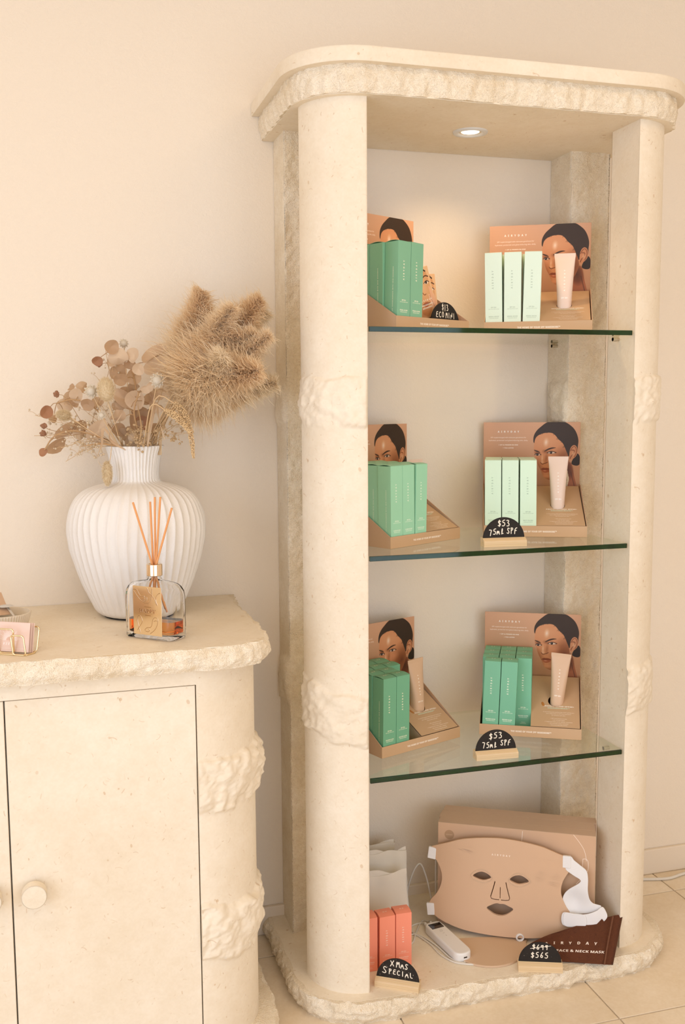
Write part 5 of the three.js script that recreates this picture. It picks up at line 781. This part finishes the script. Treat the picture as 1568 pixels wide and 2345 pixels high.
    const dir = top.clone().sub(bot), m = new THREE.Mesh(new THREE.CylinderGeometry(0.0021, 0.0021, dir.length(), 14), reedMat); m.name = numbered('diffuser_reed'); tag(m, l + ' in the glass diffuser', 'reed', 'diffuser reeds'); m.position.copy(top.clone().add(bot).multiplyScalar(0.5)); m.quaternion.setFromUnitVectors(new THREE.Vector3(0, 1, 0), dir.normalize()); scene.add(m);
  });
}
// ---------------------------------------------------------------- card holder and bowl at the left edge
{
  const A = -0.52, P0 = [-1.037, TOPY, 0.448];
  const goldWire = new THREE.MeshStandardMaterial({ name: 'gold wire', color: lin(0.87, 0.7, 0.42), metalness: 1, roughness: 0.22 });
  const H = thing('wire_card_holder', 'gold wire card holder with pink cards at sideboard edge', 'card holder', P0, A);
  const wire = (pts, closed = true) => { const c = new THREE.CurvePath(), v = pts.map((p) => new THREE.Vector3(mm(p[0]), mm(p[1]), mm(p[2]))); const r = 0.003, n = v.length, q = []; for (let i = 0; i < n; i++) { const a = v[(i + n - 1) % n], b = v[i], d = v[(i + 1) % n]; if (!closed && (i === 0 || i === n - 1)) { q.push(b); continue; } q.push(b.clone().lerp(a, Math.min(0.45, r / a.distanceTo(b))), b.clone().lerp(d, Math.min(0.45, r / d.distanceTo(b)))); } for (let i = 0; i < q.length - (closed ? 0 : 1); i++) c.add(new THREE.LineCurve3(q[i], q[(i + 1) % q.length])); return new THREE.TubeGeometry(new THREE.CatmullRomCurve3(c.getSpacedPoints(n * 14), closed, 'catmullrom', 0.1), n * 16, 0.0017, 8, closed); };
  part('front_loop', wire([[14, 1.4, 16], [40, 1.4, 16], [36, 38, 16], [10, 38, 16]]), goldWire, H);
  part('front_loop', wire([[-22, 1.4, 6], [10, 1.4, 6], [12, 48, 10], [-22, 48, 10]]), goldWire, H);
  part('front_loop', wire([[-52, 1.4, 16], [-26, 1.4, 16], [-26, 38, 16], [-50, 38, 16]]), goldWire, H);
  part('base_frame', wire([[-50, 1.4, 15], [40, 1.4, 15], [46, 1.4, -12], [-50, 1.4, -12]]), goldWire, H);
  part('back_frame', wire([[-50, 1.4, -12], [-50, 48, -22], [48, 48, -22], [46, 1.4, -12]]), goldWire, H);
  const [c, x] = canvas(512, 320); x.fillStyle = '#efcfbc'; x.fillRect(0, 0, 512, 320); for (let i = 0; i < 27; i++) { const a = Math.PI * (i + 0.5) / 27, r0 = 44, r1 = i % 3 === 1 ? 132 : 96; stroke(x, [[270 - Math.cos(a) * r0, 200 - Math.sin(a) * r0], [270 - Math.cos(a) * (r0 + r1) / 2, 200 - Math.sin(a) * (r0 + r1) / 2], [270 - Math.cos(a) * r1, 200 - Math.sin(a) * r1]], '#faeadd', 4); } x.fillStyle = '#e9bfa6'; x.beginPath(); x.arc(270, 200, 36, Math.PI, 0); x.fill(); spaced(x, 'VIEVE', 268, 236, 150, 'bold italic 36px sans-serif', '#fbf0e8'); x.fillStyle = '#f7e3d6'; x.fillRect(160, 284, 300, 3);
  const pm = new THREE.MeshStandardMaterial({ map: tex(c), roughness: 0.6 }), pg = mapXY(rbox(0.088, 0.055, 0.0004, 0.0001, 0, 0.0275, 0, 1), -0.044, 0, 0.088, 0.055);
  for (let i = 0; i < 3; i++) { const q = new THREE.Mesh(pg, pm); q.name = numbered('business_card'); tag(q, ['front pale pink card with sunburst print in gold wire holder', 'middle pale pink card in the gold wire holder', 'rearmost pale pink card in the gold wire holder'][i], 'card', 'pink cards in the wire holder'); scene.add(q); q.position.set(P0[0], P0[1] + 0.003, P0[2]); q.rotation.order = 'YXZ'; q.rotation.y = A; q.rotation.x = -0.2; q.translateZ(0.003 - i * 0.0045); q.translateX(-0.006 + 0.002 * i); }
}
{
  const B0 = [-1.056, TOPY, 0.272], bowl = thing('fluted_bowl', 'small fluted cream bowl filled with sand behind the card holder', 'bowl', B0);
  const bm = new THREE.MeshStandardMaterial({ color: lin(0.78, 0.66, 0.5), roughness: 0.85 }), rings = [], prof = [[0.001, 0.036], [0.004, 0.04], [0.02, 0.047], [0.04, 0.0535], [0.043, 0.0545], [0.0445, 0.053], [0.0435, 0.051], [0.03, 0.046], [0.02, 0.04]];
  prof.forEach(([y, r], k) => rings.push(Array.from({ length: 240 }, (_, j) => { const t = -j / 240 * 6.28319, q = r + (k < 4 && k > 0 ? 0.0011 * Math.sin(t * 60) : 0); return [q * Math.cos(t), y, q * Math.sin(t)]; })));
  part('bowl_body', skin(rings, true, true, true), bm, bowl);
  const sg = new THREE.CircleGeometry(0.0505, 48, 0, 6.2832), sand = new THREE.Mesh(skin([0.01, 0.2, 0.4, 0.6, 0.8, 1].map((f) => Array.from({ length: 48 }, (_, j) => { const t = -j / 48 * 6.28319, x = Math.cos(t) * f * 0.0455, z = Math.sin(t) * f * 0.0455; return [x, 0.0295 + 0.0035 * noise(x * 90, z * 90, 2) * (1 - f * 0.5), z]; })).reverse(), true, false, true), new THREE.MeshStandardMaterial({ color: lin(0.82, 0.74, 0.6), roughness: 1, bumpMap: plaster.bumpMap, bumpScale: 0.001 }));
  sand.name = 'white_sand'; sand.userData.kind = 'stuff'; sand.position.set(...B0); tag(sand, 'white sand filling the small fluted bowl', 'sand'); scene.add(sand);
  const sp = thing('scoop_spoon', 'white round spoon with silver handle resting in the fluted bowl', 'spoon', [-1.046, TOPY + 0.038, 0.272], 0.5);
  part('spoon_head', new THREE.SphereGeometry(0.02, 28, 10, 0, 6.2832, 0, 0.9).scale(1, 0.35, 1).translate(0, 0.012, -0.012), chalkWhite, sp, 'white round spoon head'); part('spoon_handle', rbox(0.005, 0.0018, 0.05, 0.0006, 0, 0, 0).rotateX(0.5).translate(0, 0.003, 0.018), chrome, sp, 'silver handle');
  const k = new THREE.Mesh(rbox(0.1, 0.0012, 0.075, 0.0004, 0, 0, 0, 1), kraft); k.name = 'tan_card'; tag(k, 'tan card tilted over the small bowl at left picture edge', 'card'); k.position.set(-1.1, TOPY + 0.058, 0.262); k.rotation.set(0.5, 0.25, -0.14); scene.add(k);
}

scene.traverse((o) => { if (o.isMesh) { o.castShadow = true; o.receiveShadow = true; } });
renderer.render(scene, camera);
